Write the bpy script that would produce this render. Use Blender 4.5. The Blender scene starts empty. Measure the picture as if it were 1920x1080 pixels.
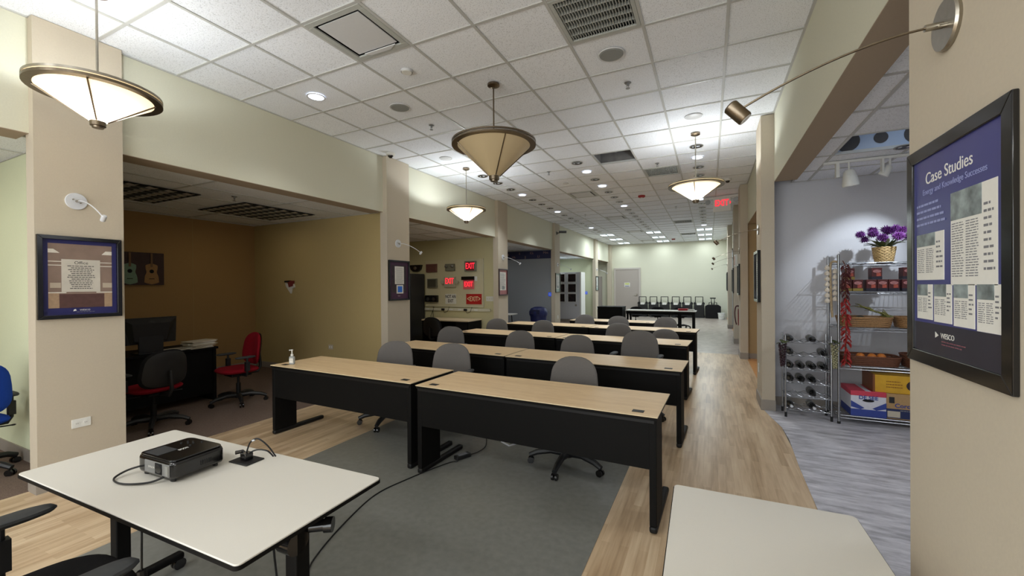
import bpy, math, random
from mathutils import Vector, Matrix
random.seed(7)
PI = math.pi
SC = bpy.context.scene
COL = SC.collection
H = 3.642            # main ceiling
EYE = 1.56
YN0 = -3.2

# ---------------------------------------------------------------- camera
def cam():
    f, th, ph, ro = 773.45, .44687, -.00488, -.00759
    F = Vector((-math.sin(th)*math.cos(ph), math.cos(th)*math.cos(ph), math.sin(ph)))
    r = Vector((math.cos(th), math.sin(th), 0)); u = r.cross(F)
    r2 = math.cos(ro)*r + math.sin(ro)*u; u2 = -math.sin(ro)*r + math.cos(ro)*u
    c = bpy.data.cameras.new('camera'); o = bpy.data.objects.new('camera', c); COL.objects.link(o)
    m = Matrix((r2, u2, -F)).transposed().to_4x4(); m.translation = (0, 0, EYE)
    o.matrix_world = m; c.sensor_width = 36; c.sensor_fit = 'HORIZONTAL'; c.lens = f*36/1920
    c.clip_start = .02; SC.camera = o
cam()
SC.view_settings.view_transform = 'Standard'; SC.view_settings.look = 'None'
SC.view_settings.gamma = 1; SC.view_settings.use_curve_mapping = False
SC.view_settings.exposure = 0.0

# ---------------------------------------------------------------- light
def lamp(name, kind, loc, power, color=(1, .95, .88), rot=(0, 0, 0), size=.1, sy=None, spot=None, blend=.5, diff=None):
    l = bpy.data.lights.new(name, kind); l.energy = power; l.color = color
    if kind == 'AREA':
        l.size = size
        if sy: l.shape = 'RECTANGLE'; l.size_y = sy
    else: l.shadow_soft_size = size
    if spot: l.spot_size = spot; l.spot_blend = blend
    o = bpy.data.objects.new(name, l); o.location = loc; o.rotation_euler = rot; COL.objects.link(o)
    return o
W = bpy.data.worlds.new('world'); SC.world = W; W.use_nodes = True
W.node_tree.nodes['Background'].inputs[0].default_value = (.8, .88, 1, 1)
W.node_tree.nodes['Background'].inputs[1].default_value = .15
# added unseen fill behind the camera, and the ceiling panels of the hall's far end
for x in (-3.86, -2.02, -.17):
    lamp('unseen_ceiling_fill', 'AREA', (x, -1.6, H-.05), 32, (.97, .98, 1), size=.6)
    for y in (17.2, 19.1, 21.0):
        lamp('troffer_light', 'AREA', (x, y, H-.06), (30 if y < 20 else 9), (.86, .96, 1), size=.55)
# large area light added at the unseen front wall to fill the hall
lamp('front_wall_fill', 'AREA', (-2.0, YN0+.1, 1.5), 190, (.88, .94, 1), rot=(PI/2, 0, 0), size=5.0, sy=2.6)
lamp('bay_light', 'AREA', (-6.2, .1, 2.7), 12, (1, .97, .85), size=.6)          # lit room left of the first pillar
lamp('bay_light', 'AREA', (-6.4, 7.0, 2.7), 11, (1, .93, .78), size=.9)  # from here on, added fill for bays whose own fixtures are off
lamp('bay_light', 'AREA', (-6.4, 11.2, 2.7), 11, (.85, .92, 1), size=.9)
lamp('bay_light', 'AREA', (-6.0, 17.2, 2.7), 16, (.86, .97, 1), size=.9)
lamp('bay_light', 'AREA', (-5.8, 20.2, 2.7), 8, (.86, .97, 1), size=.6)
lamp('bay_light', 'AREA', (-6.9, 4.2, 2.7), 2.2, (1, .85, .6), size=.9)
lamp('side_room_light', 'AREA', (2.8, 3.4, 2.75), 36, (.9, .94, 1), size=1.0)
lamp('side_room_light', 'AREA', (1.6, 8.2, 2.75), 3, (1, .9, .75), size=.6)

# ---------------------------------------------------------------- materials
def lin(c): return tuple((v/12.92 if v <= .04045 else ((v+.055)/1.055)**2.4) for v in c)
MC = {}
def mat(name, rgb, rough=.6, metal=0, noise=0, scale=60, bump=0, spec=.5, alpha=1, emit=None, es=0, trans=0, stretch=None, rand=0, coat=0):
    """procedural principled material; rgb in sRGB 0..255"""
    if name in MC: return MC[name]
    m = bpy.data.materials.new(name); m.use_nodes = True; nt = m.node_tree; N = nt.nodes; L = nt.links
    b = N['Principled BSDF']; c = lin([v/255 for v in rgb])
    b.inputs['Base Color'].default_value = (*c, 1); b.inputs['Roughness'].default_value = rough
    b.inputs['Metallic'].default_value = metal; b.inputs['Specular IOR Level'].default_value = spec
    b.inputs['Coat Weight'].default_value = coat
    if trans: b.inputs['Transmission Weight'].default_value = trans
    if alpha < 1: b.inputs['Alpha'].default_value = alpha
    if emit: b.inputs['Emission Color'].default_value = (*lin([v/255 for v in emit]), 1); b.inputs['Emission Strength'].default_value = es
    if noise or bump:
        tc = N.new('ShaderNodeTexCoord'); mp = N.new('ShaderNodeMapping'); L.new(tc.outputs['Object'], mp.inputs[0])
        if stretch: mp.inputs['Scale'].default_value = stretch
        if rand:
            oi = N.new('ShaderNodeObjectInfo'); ml = N.new('ShaderNodeMath'); ml.operation = 'MULTIPLY'; ml.inputs[1].default_value = 37
            L.new(oi.outputs['Random'], ml.inputs[0]); L.new(ml.outputs[0], mp.inputs['Location'])
        nz = N.new('ShaderNodeTexNoise'); nz.inputs['Scale'].default_value = scale; nz.inputs['Detail'].default_value = 4
        L.new(mp.outputs[0], nz.inputs['Vector'])
        if noise:
            rp = N.new('ShaderNodeValToRGB'); e = rp.color_ramp.elements
            e[0].position = .3; e[1].position = .7
            e[0].color = (*[v*(1-noise) for v in c], 1); e[1].color = (*[min(1, v*(1+noise)) for v in c], 1)
            L.new(nz.outputs['Fac'], rp.inputs[0]); L.new(rp.outputs[0], b.inputs['Base Color'])
        if bump:
            bp = N.new('ShaderNodeBump'); bp.inputs['Strength'].default_value = bump; bp.inputs['Distance'].default_value = .004
            L.new(nz.outputs['Fac'], bp.inputs['Height']); L.new(bp.outputs[0], b.inputs['Normal'])
    MC[name] = m; return m

def ramp_mat(name, stops, rough, build):
    m = bpy.data.materials.new(name); m.use_nodes = True; nt = m.node_tree; N = nt.nodes; L = nt.links
    b = N['Principled BSDF']; b.inputs['Roughness'].default_value = rough
    fac = build(N, L)
    rp = N.new('ShaderNodeValToRGB'); els = rp.color_ramp.elements
    while len(els) < len(stops): els.new(.5)
    for e, (p, c) in zip(els, stops): e.position = p; e.color = (*lin([v/255 for v in c]), 1)
    L.new(fac, rp.inputs[0]); L.new(rp.outputs[0], b.inputs['Base Color'])
    return m, N, L, b, fac, rp
def mapped(N, L, scale, coord='Object', rot=0):
    tc = N.new('ShaderNodeTexCoord'); mp = N.new('ShaderNodeMapping'); mp.inputs['Scale'].default_value = scale
    mp.inputs['Rotation'].default_value = (0, 0, rot); L.new(tc.outputs[coord], mp.inputs[0]); return mp.outputs[0]

def wood_floor():
    def bld(N, L):
        # every strip gets its own tone (brick texture), with grain running down the hall
        v = mapped(N, L, (1, 1, 1), rot=PI/2)
        br = N.new('ShaderNodeTexBrick'); br.inputs['Scale'].default_value = 1; br.inputs['Mortar Size'].default_value = .0012
        br.inputs['Brick Width'].default_value = .5; br.inputs['Row Height'].default_value = .055; br.offset = .37
        br.inputs['Color1'].default_value = (0, 0, 0, 1); br.inputs['Color2'].default_value = (1, 1, 1, 1); br.inputs['Mortar'].default_value = (.25, .25, .25, 1)
        L.new(v, br.inputs['Vector'])
        g = N.new('ShaderNodeTexNoise'); g.inputs['Scale'].default_value = 1; g.inputs['Detail'].default_value = 5; L.new(mapped(N, L, (38, 2.4, 1)), g.inputs['Vector'])
        g2 = N.new('ShaderNodeTexNoise'); g2.inputs['Scale'].default_value = 1; g2.inputs['Detail'].default_value = 3; L.new(mapped(N, L, (7, .9, 1)), g2.inputs['Vector'])
        mx = N.new('ShaderNodeMix'); mx.inputs[0].default_value = .72; L.new(br.outputs['Color'], mx.inputs[2]); L.new(g.outputs['Fac'], mx.inputs[3])
        m2 = N.new('ShaderNodeMix'); m2.inputs[0].default_value = .42; L.new(mx.outputs[0], m2.inputs[2]); L.new(g2.outputs['Fac'], m2.inputs[3])
        return m2.outputs[0]
    m, N, L, b, fac, rp = ramp_mat('wood_floor', [(.24, (144, 120, 92)), (.42, (182, 155, 122)), (.55, (204, 179, 146)), (.72, (220, 200, 168))], .32, bld)
    return m
def streak_floor(name, stops, sc, rough):
    def bld(N, L):
        g = N.new('ShaderNodeTexNoise'); g.inputs['Scale'].default_value = 1; g.inputs['Detail'].default_value = 7; g.inputs['Roughness'].default_value = .65
        L.new(mapped(N, L, sc), g.inputs['Vector']); return g.outputs['Fac']
    return ramp_mat(name, stops, rough, bld)[0]
M_wood = wood_floor()
M_kfloor = streak_floor('stone_vinyl', [(.34, (146, 145, 150)), (.5, (190, 189, 195)), (.66, (220, 219, 224))], (3.2, 13, 1), .4)
M_far = streak_floor('mottled_floor_with_sheen', [(.32, (136, 124, 114)), (.5, (160, 148, 138)), (.68, (180, 170, 160))], (5, 3, 1), .3)  # greyer far floor; light reflected there is put into its colour too
M_mat = mat('grey_vinyl', (120, 120, 114), .33, noise=.10, scale=22, bump=.05, spec=.45)
M_carpet = mat('brown_carpet', (112, 96, 86), .95, noise=.3, scale=160, bump=.5, spec=.1)
M_wall = mat('cream_wall_paint', (212, 210, 190), .8, noise=.02, scale=90, bump=.06, spec=.2)
M_pillar = mat('taupe_pillar_paint', (190, 179, 160), .8, noise=.02, scale=90, bump=.08, spec=.2)
M_bayb = mat('brown_bay_paint', (168, 136, 92), .85, noise=.03, scale=90, bump=.06, spec=.2)
M_bayy = mat('ochre_bay_paint', (184, 164, 116), .85, noise=.03, scale=90, bump=.06, spec=.2)
M_green = mat('pale_green_paint', (212, 216, 184), .85, noise=.02, scale=90, bump=.06, spec=.2)
M_green2 = mat('straw_bay_paint', (206, 200, 160), .85, noise=.02, scale=90, bump=.06, spec=.2)
M_grey = mat('grey_bay_paint', (150, 154, 158), .85, noise=.03, scale=90, bump=.05, spec=.2)
M_lav = mat('pale_grey_paint', (196, 196, 200), .85, noise=.02, scale=90, bump=.05, spec=.2)
M_soffit = mat('soffit_taupe', (168, 152, 132), .85, noise=.02, scale=90, spec=.1)
M_tile = None
def tile_mat():
    m = bpy.data.materials.new('acoustic_tile'); m.use_nodes = True; N = m.node_tree.nodes; L = m.node_tree.links; b = N['Principled BSDF']
    b.inputs['Roughness'].default_value = .9; b.inputs['Specular IOR Level'].default_value = .15
    tc = N.new('ShaderNodeTexCoord'); oi = N.new('ShaderNodeObjectInfo'); ml = N.new('ShaderNodeMath'); ml.operation = 'MULTIPLY'; ml.inputs[1].default_value = 53
    ad = N.new('ShaderNodeVectorMath'); L.new(oi.outputs['Random'], ml.inputs[0]); L.new(tc.outputs['Object'], ad.inputs[0]); L.new(ml.outputs[0], ad.inputs[1])
    n = N.new('ShaderNodeTexNoise'); n.inputs['Scale'].default_value = 110; n.inputs['Detail'].default_value = 6; L.new(ad.outputs[0], n.inputs['Vector'])
    rp = N.new('ShaderNodeValToRGB'); e = rp.color_ramp.elements
    e[0].position = .34; e[0].color = (*lin((.80, .81, .82)), 1); e[1].position = .45; e[1].color = (*lin((.94, .95, .965)), 1)
    L.new(n.outputs['Fac'], rp.inputs[0])
    # each tile a hair lighter or darker than its neighbour
    hs = N.new('ShaderNodeHueSaturation'); mr = N.new('ShaderNodeMapRange'); mr.inputs[3].default_value = .95; mr.inputs[4].default_value = 1.03
    L.new(oi.outputs['Random'], mr.inputs[0]); L.new(mr.outputs[0], hs.inputs['Value']); L.new(rp.outputs[0], hs.inputs['Color'])
    L.new(hs.outputs[0], b.inputs['Base Color'])
    bp = N.new('ShaderNodeBump'); bp.inputs['Strength'].default_value = .35; bp.inputs['Distance'].default_value = .004
    L.new(n.outputs['Fac'], bp.inputs['Height']); L.new(bp.outputs[0], b.inputs['Normal'])
    return m
M_tile = tile_mat()
M_grid = mat('grid_paint', (188, 188, 184), .5, noise=.02, scale=40)
M_black = mat('black_laminate', (11, 10, 9), .65, noise=.08, scale=200, bump=.03, spec=.15)
M_blackmetal = mat('black_metal', (15, 14, 14), .5, noise=.06, scale=120, spec=.3)
M_plastic = mat('black_plastic', (20, 20, 21), .5, noise=.06, scale=150, bump=.02)
M_gloss = mat('gloss_black_plastic', (18, 17, 17), .16, noise=.05, scale=60, spec=.6)
M_rubber = mat('arm_rubber', (44, 46, 48), .6, noise=.06, scale=200, bump=.05)
M_fab = mat('grey_fabric', (106, 102, 99), .95, noise=.16, scale=420, bump=.35, spec=.1)
M_red = mat('red_fabric', (126, 18, 30), .9, noise=.16, scale=420, bump=.3, spec=.1)
M_blackfab = mat('black_fabric', (34, 33, 34), .95, noise=.2, scale=420, bump=.3, spec=.1)
M_bluefab = mat('blue_fabric', (28, 60, 150), .9, noise=.16, scale=420, bump=.3, spec=.1)
M_white = mat('white_laminate', (214, 210, 200), .42, noise=.015, scale=300, bump=.02, spec=.4)
M_whitepl = mat('white_plastic', (222, 222, 216), .45, noise=.02, scale=80)
M_whitemetal = mat('white_metal', (206, 208, 212), .4, noise=.02, scale=80)
M_steel = mat('brushed_nickel', (168, 162, 150), .3, metal=1, noise=.06, scale=60, bump=.02)
M_bronze = mat('antique_nickel', (120, 108, 92), .32, metal=1, noise=.08, scale=60, bump=.02)
M_chrome = mat('chrome_wire', (160, 162, 164), .28, metal=1, noise=.04, scale=60)
M_base = mat('grey_baseboard', (150, 142, 132), .6, noise=.03, scale=80)
M_door = mat('grey_door_paint', (168, 158, 150), .55, noise=.02, scale=80)
M_doorframe = mat('grey_frame_paint', (186, 178, 170), .5, noise=.02, scale=80)
M_paper = mat('white_paper', (224, 222, 214), .8, noise=.02, scale=60)
M_ink = mat('grey_print', (120, 120, 124), .8, noise=.05, scale=200)
M_inkd = mat('dark_print', (40, 38, 40), .8, noise=.05, scale=200)
M_navy = mat('navy_print', (42, 42, 92), .35, noise=.08, scale=5, spec=.4)
M_purple = mat('purple_print', (74, 44, 70), .35, noise=.1, scale=12, spec=.4)
M_dark = mat('dark_recess', (12, 12, 13), .9, noise=.05, scale=20)
M_wicker = mat('wicker', (160, 122, 80), .7, noise=.3, scale=90, bump=.3)
M_wickerd = mat('dark_wicker', (104, 62, 40), .7, noise=.3, scale=90, bump=.3)
M_cord = mat('black_cord', (16, 16, 17), .5, noise=.05, scale=80)

def desk_mat():
    def bld(N, L):
        g = N.new('ShaderNodeTexNoise'); g.inputs['Scale'].default_value = 1; g.inputs['Detail'].default_value = 6; g.inputs['Roughness'].default_value = .7
        L.new(mapped(N, L, (9, 90, 20)), g.inputs['Vector'])
        g2 = N.new('ShaderNodeTexNoise'); g2.inputs['Scale'].default_value = 1; g2.inputs['Detail'].default_value = 3
        L.new(mapped(N, L, (1.5, 16, 5)), g2.inputs['Vector'])
        mx = N.new('ShaderNodeMix'); mx.inputs[0].default_value = .45; L.new(g.outputs['Fac'], mx.inputs[2]); L.new(g2.outputs['Fac'], mx.inputs[3]); return mx.outputs[0]
    return ramp_mat('maple_laminate', [(.34, (214, 180, 134)), (.5, (228, 197, 152)), (.66, (238, 210, 168))], .4, bld)[0]
M_desk = desk_mat()
M_edge = mat('pale_edge_band', (214, 196, 162), .5, noise=.04, scale=90)

# ---------------------------------------------------------------- mesh builder
class MB:
    def __init__(s): s.v = []; s.f = []
    def add(s, vs, fs, M=None):
        n = len(s.v); s.v += [tuple(M @ Vector(p)) if M else tuple(p) for p in vs]; s.f += [tuple(i+n for i in q) for q in fs]; return s
    def box(s, x0, x1, y0, y1, z0, z1, M=None):
        v = [(x, y, z) for z in (z0, z1) for y in (y0, y1) for x in (x0, x1)]
        return s.add(v, [(0, 2, 3, 1), (4, 5, 7, 6), (0, 1, 5, 4), (2, 6, 7, 3), (0, 4, 6, 2), (1, 3, 7, 5)], M)
    def prism(s, pts, z0, z1, M=None):
        n = len(pts); v = [(x, y, z0) for x, y in pts]+[(x, y, z1) for x, y in pts]
        return s.add(v, [tuple(range(n))[::-1], tuple(range(n, 2*n))]+[(i, (i+1) % n, n+(i+1) % n, n+i) for i in range(n)], M)
    def lathe(s, prof, n=24, M=None, cap=True):
        v = []; f = []
        for r, z in prof: v += [(r*math.cos(2*PI*i/n), r*math.sin(2*PI*i/n), z) for i in range(n)]
        for k in range(len(prof)-1):
            for i in range(n): a = k*n+i; b = k*n+(i+1) % n; f.append((a, b, b+n, a+n))
        if cap: f.append(tuple(range(n))[::-1]); f.append(tuple(range(len(v)-n, len(v))))
        return s.add(v, f, M)
    def cyl(s, p0, p1, r0, r1=None, n=12):
        return s.tube([p0, p1], [r0, r0 if r1 is None else r1], n)
    def tube(s, pts, r, n=8, closed=False):
        P = [Vector(p) for p in pts]; m = len(P); R = r if isinstance(r, (list, tuple)) else [r]*m
        v = []; f = []; up = None
        for i in range(m):
            a = P[i-1] if (i or closed) else P[i]; b = P[(i+1) % m] if (i < m-1 or closed) else P[i]
            t = (b-a).normalized() if (b-a).length > 1e-9 else Vector((0, 0, 1))
            if up is None: up = Vector((0, 0, 1)) if abs(t.z) < .9 else Vector((1, 0, 0))
            else: up = tp.rotation_difference(t) @ up
            x = t.cross(up).normalized(); y = x.cross(t).normalized(); up = y; tp = t
            v += [tuple(P[i]+R[i]*(math.cos(2*PI*k/n)*x+math.sin(2*PI*k/n)*y)) for k in range(n)]
        for i in range(m if closed else m-1):
            j = (i+1) % m
            for k in range(n): f.append((i*n+k, i*n+(k+1) % n, j*n+(k+1) % n, j*n+k))
        if not closed: f.append(tuple(range(n))[::-1]); f.append(tuple(range((m-1)*n, m*n)))
        return s.add(v, f)
    def ball(s, c, rx, ry=None, rz=None, n=10, m=7):
        ry = ry or rx; rz = rz or rx; v = [(c[0], c[1], c[2]-rz)]; f = []
        for j in range(1, m):
            a = -PI/2+PI*j/m
            for i in range(n): b = 2*PI*i/n; v.append((c[0]+rx*math.cos(a)*math.cos(b), c[1]+ry*math.cos(a)*math.sin(b), c[2]+rz*math.sin(a)))
        v.append((c[0], c[1], c[2]+rz))
        for i in range(n): f.append((0, 1+(i+1) % n, 1+i)); f.append((len(v)-1, 1+(m-2)*n+i, 1+(m-2)*n+(i+1) % n))
        for j in range(m-2):
            for i in range(n): a = 1+j*n+i; b = 1+j*n+(i+1) % n; f.append((a, b, b+n, a+n))
        return s.add(v, f)
    def pad(s, w, h, t, M=None, curve=0, taper=0, p=3.2, n=32, rings=6, topround=0):
        """upholstered cushion: superellipse outline in local x,y; thickness along z; curve bends it about y"""
        v = []; f = []
        def outline(a):
            ca, sa = math.cos(a), math.sin(a)
            q = p-topround*max(0, sa)
            x = abs(ca)**(2/q)*(1 if ca >= 0 else -1); y = abs(sa)**(2/q)*(1 if sa >= 0 else -1)
            return x*(1-taper*y)*w/2, y*h/2
        for side in (1, -1):
            for k in range(rings+1):
                r = math.sin(PI/2*k/rings)
                for i in range(n):
                    x, y = outline(2*PI*i/n); x *= r; y *= r
                    z = side*t/2*(1-r**5)**.5 + curve*(2*x/w)**2
                    v.append((x, y, z))
        R = rings+1
        for side in (0, 1):
            o = side*R*n
            for k in range(rings):
                for i in range(n):
                    a = o+k*n+i; b = o+k*n+(i+1) % n; q = (a, a+n, b+n, b) if side == 0 else (a, b, b+n, a+n)
                    f.append(q)
        return s.add(v, f, M)
    def mesh(s, name, m, smooth=True, angle=35):
        me = bpy.data.meshes.new(name); me.from_pydata(s.v, [], s.f); me.materials.append(m)
        if smooth:
            me.polygons.foreach_set('use_smooth', [True]*len(me.polygons)); me.set_sharp_from_angle(angle=math.radians(angle))
        me.update(); return me
    def obj(s, name, m, parent=None, loc=None, rot=None, bevel=0, kind=None, smooth=True):
        o = bpy.data.objects.new(name, s.mesh(name, m, smooth)); COL.objects.link(o)
        if parent: o.parent = parent
        if loc: o.location = loc
        if rot: o.rotation_euler = rot
        if bevel:
            b = o.modifiers.new('bevel', 'BEVEL'); b.width = bevel; b.segments = 2; b.limit_method = 'ANGLE'; b.angle_limit = math.radians(40)
        if kind: o['kind'] = kind
        return o
def smooth(P, n=6):
    out = []; Q = [Vector(p) for p in P]; Q = [Q[0]]+Q+[Q[-1]]
    for i in range(1, len(Q)-2):
        for k in range(n):
            t = k/n; a, b, c, d = Q[i-1], Q[i], Q[i+1], Q[i+2]
            out.append(tuple(.5*((2*b)+(-a+c)*t+(2*a-5*b+4*c-d)*t*t+(-a+3*b-3*c+d)*t**3)))
    return out+[tuple(Q[-2])]
def box(name, d, m, parent=None, bevel=0, kind=None): return MB().box(*d).obj(name, m, parent, bevel=bevel, kind=kind)
def wall(name, d, m, parent=None): return box(name, d, m, parent, kind='structure')
def thing(name, label, cat, loc=(0, 0, 0), rot=(0, 0, 0), group=None):
    o = bpy.data.objects.new(name, None); o.empty_display_size = .1; COL.objects.link(o)
    o.location = loc; o.rotation_euler = rot if isinstance(rot, tuple) else (0, 0, rot)
    return tag(o, label, cat, group)
def tag(o, label, cat, group=None):
    o['label'] = label; o['category'] = cat
    if group: o['group'] = group
    return o
def dup(o, loc=None, rotz=None, label=None, parent=None):
    c = o.copy(); COL.objects.link(c)
    if parent: c.parent = parent
    for ch in list(o.children): dup(ch, parent=c)
    if loc is not None: c.location = loc
    if rotz is not None: c.rotation_euler = (0, 0, rotz)
    if label: c['label'] = label
    return c
FACE = {'E': (PI/2, 0, PI/2), 'W': (PI/2, 0, -PI/2), 'S': (PI/2, 0, 0), 'D': (PI, 0, 0)}   # local x right, y up, z out of the wall
TC = {}
def text(name, s, size, m, parent, loc, extrude=.0006, align='CENTER', bold=0, kind=None, sx=1):
    c = bpy.data.curves.new(name, 'FONT'); c.body = s; c.size = size; c.extrude = extrude; c.align_x = align; c.align_y = 'CENTER'; c.offset = bold
    o = bpy.data.objects.new(name, c)
    me = bpy.data.meshes.new_from_object(o); me.materials.clear(); me.materials.append(m); bpy.data.objects.remove(o)
    n = bpy.data.objects.new(name, me); COL.objects.link(n); n.parent = parent; n.location = loc; n.scale = (sx, 1, 1)
    return n
ORD = ['first', 'second', 'third', 'fourth', 'fifth', 'sixth', 'seventh', 'eighth', 'ninth', 'tenth', 'eleventh', 'twelfth', 'thirteenth', 'fourteenth', 'fifteenth', 'sixteenth']

# ================================================================ SETTING
YB = 21.6; YN = -3.2
XL = -4.70; XR = .72; PL = -4.62; PR = .58
floor = box('floor', (-4.75, .70, YN, 10.4, -.10, 0), M_wood, kind='structure')
tr = bpy.data.objects.new  # shorthand not used further
# inlay of grey vinyl, outlined straight
MB().prism([(-3.33, .30), (-.63, .30), (-.63, 10.4), (-3.33, 10.4)], -.02, .003).obj('grey_vinyl_inlay', M_mat, floor, kind='structure')
wall('far_floor', (-4.75, .70, 10.4, YB, -.10, 0), M_far, floor)
wall('carpet', (-8.6, -4.75, YN, YB, -.10, .004), M_carpet, floor)
# stone-look vinyl in the side room, its edge curving round the pillar
kv = [(.66, YN), (.655, 3.0), (.68, 4.2), (.71, 4.9), (.70, 5.3), (.64, 5.65), (.60, 5.95), (.72, 6.3), (4.6, 6.3), (4.6, YN)]
MB().prism(kv, -.05, .003).obj('side_room_floor', M_kfloor, floor, kind='structure')
M_orange = mat('orange_wood', (196, 140, 86), .4, noise=.12, scale=12)
wall('side_recess_floor', (.70, 4.6, 6.3, YB, -.10, .002), M_orange, floor)

# pillars, headers, partitions on the left
LY = [(1.26, 1.79), (5.06, 5.60), (8.88, 9.40), (12.95, 13.45), (18.35, 18.80)]
wl = wall('wall_left', (-8.75, -8.6, YN, YB, 0, H), M_bayb)
for i, (a, b) in enumerate(LY):
    wall('pillar', (-4.76, PL, a, b, 0, H), M_pillar, wl)
    MB().box(-4.765, PL+.012, a-.012, b+.012, 0, .10).obj('baseboard', M_base, wl, kind='structure')
hs = [(YN, LY[0][0])]+[(LY[i][1], LY[i+1][0]) for i in range(4)]+[(LY[4][1], YB)]
for a, b in hs:
    wall('header', (-4.96, XL, a, b, 2.760, H), M_wall, wl); wall('soffit', (-4.96, XL-.001, a, b, 2.755, 2.760), M_soffit, wl)
wall('corner_pillar', (-4.76, -4.58, YB-.32, YB, 0, H), M_pillar, wl)
# cross walls behind each pillar: (material)
cw = [(1.47, M_green, ''), (5.22, M_bayy, ''), (9.04, M_green2, ''), (13.10, M_grey, ''), (18.52, M_green, '')]
for y, m, _ in cw:
    wall('cross_wall', (-8.6, -4.76, y, y+.12, 0, 2.80), m, wl)
    wall('baseboard', (-8.6, -4.77, y-.012, y, 0, .11), M_base, wl)
wall('bay_back_wall', (-8.6, -8.2, 1.59, 5.22, 0, 2.8), M_bayb, wl)
wall('wall_panel_seam', (-8.2, -8.198, 4.12, 4.124, .1, 2.78), M_bayy, wl)
wall('baseboard', (-8.2, -8.188, 1.59, 5.22, 0, .11), M_base, wl)
wb = wall('wall_back', (-8.75, 4.6, YB, YB+.15, 0, H), M_wall)
wall('baseboard', (-3.05, .5, YB-.012, YB, 0, .10), M_base, wb)
wall('wall_front', (-8.75, 4.6, YN-.15, YN, 0, H), M_wall)

# right side
RY = [(1.19, 1.748), (5.95, 6.52), (9.85, 10.40), (12.3, 12.85), (16.4, 16.95)]
wr = wall('wall_right', (4.6, 4.75, YN, YB, 0, H), M_lav)
for a, b in RY:
    wall('pillar', (PR, XR, a, b, 0, H), M_pillar, wr)
    MB().box(PR-.012, XR+.004, a-.012, b+.012, 0, .13).obj('baseboard', M_base, wr, kind='structure')
for a, b in ((YN, 1.19), (1.748, 5.95), (6.52, 9.85), (10.40, 12.3), (12.85, 16.4), (16.95, YB)):
    wall('header', (XR, .95, a, b, 2.815, H), M_wall, wr); wall('soffit', (XR+.001, .95, a, b, 2.81, 2.815), M_soffit, wr)
wall('near_wall', (XR, .95, YN, 1.19, 0, 2.81), M_pillar, wr)
wall('side_room_back_wall', (XR, 4.6, 6.28, 6.42, 0, 2.95), M_lav, wr)
wall('baseboard', (XR+.01, 4.6, 6.266, 6.28, 0, .11), M_base, wr)
wall('recess_wall', (XR, 2.4, 9.95, 10.07, 0, 2.9), mat('tan_recess_paint', (176, 152, 112), .85, noise=.02, scale=90), wr)
wall('recess_wall', (2.4, 2.5, 6.42, 9.95, 0, 2.9), M_bayb, wr)
wall('recess_baseboard', (XR, 2.4, 9.935, 9.95, 0, .11), M_base, wr)
wall('recess_ceiling', (.95, 2.4, 6.42, 9.95, 2.82, 2.86), M_wall, wr)
M_lavl = mat('bluish_white_paint', (206, 212, 218), .8, noise=.02, scale=80)
wall('far_right_wall', (XR+.03, XR+.16, 10.40, 16.4, 0, 2.81), M_lavl, wr)
wall('far_right_wall', (XR+.03, XR+.16, 16.95, YB, 0, 2.81), M_lavl, wr)

# ---------------------------------------------------------------- main ceiling
S = .6096; GX = -3.520; GY = 2.848
gx = lambda i: GX+i*S
gy = lambda j: GY+j*S
ceil = wall('ceiling', (-8.8, 4.8, YN-.2, YB+.2, 4.05, 4.15), M_dark)
# recesses: cells (i,j) whose tile is missing because something else is there
special = {(1, -1): 'return', (4, 0): 'grille', (3, 6): 'open', (4, 8): 'grille2', (1, 10): 'd', (1, 16): 'd', (1, 22): 'd', (4, 19): 'g', (4, 25): 'g', (1, 28): 'd2'}
tro = [(x, j) for x in (-1, 2, 5) for j in (23, 26, 29)]
for t in tro: special[t] = 'troffer'
def tbar(mb, x0, x1, y0, y1, z): mb.box(x0, x1, y0, y1, z-.004, z+.025)
g = MB()
i0, i1 = -2, 7
j0, j1 = -9, 30
ix = [i for i in range(i0, i1+1)]
for i in ix:
    x = gx(i)
    if x < XL or x > XR: continue
    tbar(g, x-.012, x+.012, YN, YB, H)
for j in range(j0, j1+1): tbar(g, XL, XR, gy(j)-.012, gy(j)+.012, H+.001)
tbar(g, XL, XL+.02, YN, YB, H); tbar(g, XR-.02, XR, YN, YB, H); tbar(g, XL, XR, YB-.02, YB, H)
g.obj('ceiling_grid', M_grid, ceil, kind='structure')
def tile_mesh(w, d, name='tile'):
    return MB().prism([(-w/2, -d/2), (w/2, -d/2), (w/2, d/2), (-w/2, d/2)], 0, .016).mesh(name, M_tile, smooth=False)
TM = tile_mesh(S-.02, S-.02)
cells = [(i, j) for j in range(j0, j1+1) for i in range(i0, i1) if (i, j) not in special]
cells.sort(key=lambda c: c[1])
far_t = MB(); nt = 0
for i, j in cells:
    x0, x1 = max(gx(i), XL), min(gx(i+1), XR); y0, y1 = max(gy(j), YN), min(gy(j+1), YB)
    if x1-x0 < .03 or y1-y0 < .03: continue
    vis = gy(j+1) > .2
    if not vis or nt >= 285:
        far_t.box(x0+.01, x1-.01, y0+.01, y1-.01, H+.004, H+.02); continue
    full = (x1-x0 > .6 and y1-y0 > .6)
    me = TM if full else tile_mesh(x1-x0-.02, y1-y0-.02)
    o = bpy.data.objects.new('tile', me); COL.objects.link(o); o.parent = ceil
    o.location = ((x0+x1)/2, (y0+y1)/2, H+.004+random.choice((0, 0, .002))); nt += 1
far_t.obj('far_tiles', M_tile, ceil, kind='stuff', smooth=False)
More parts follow.
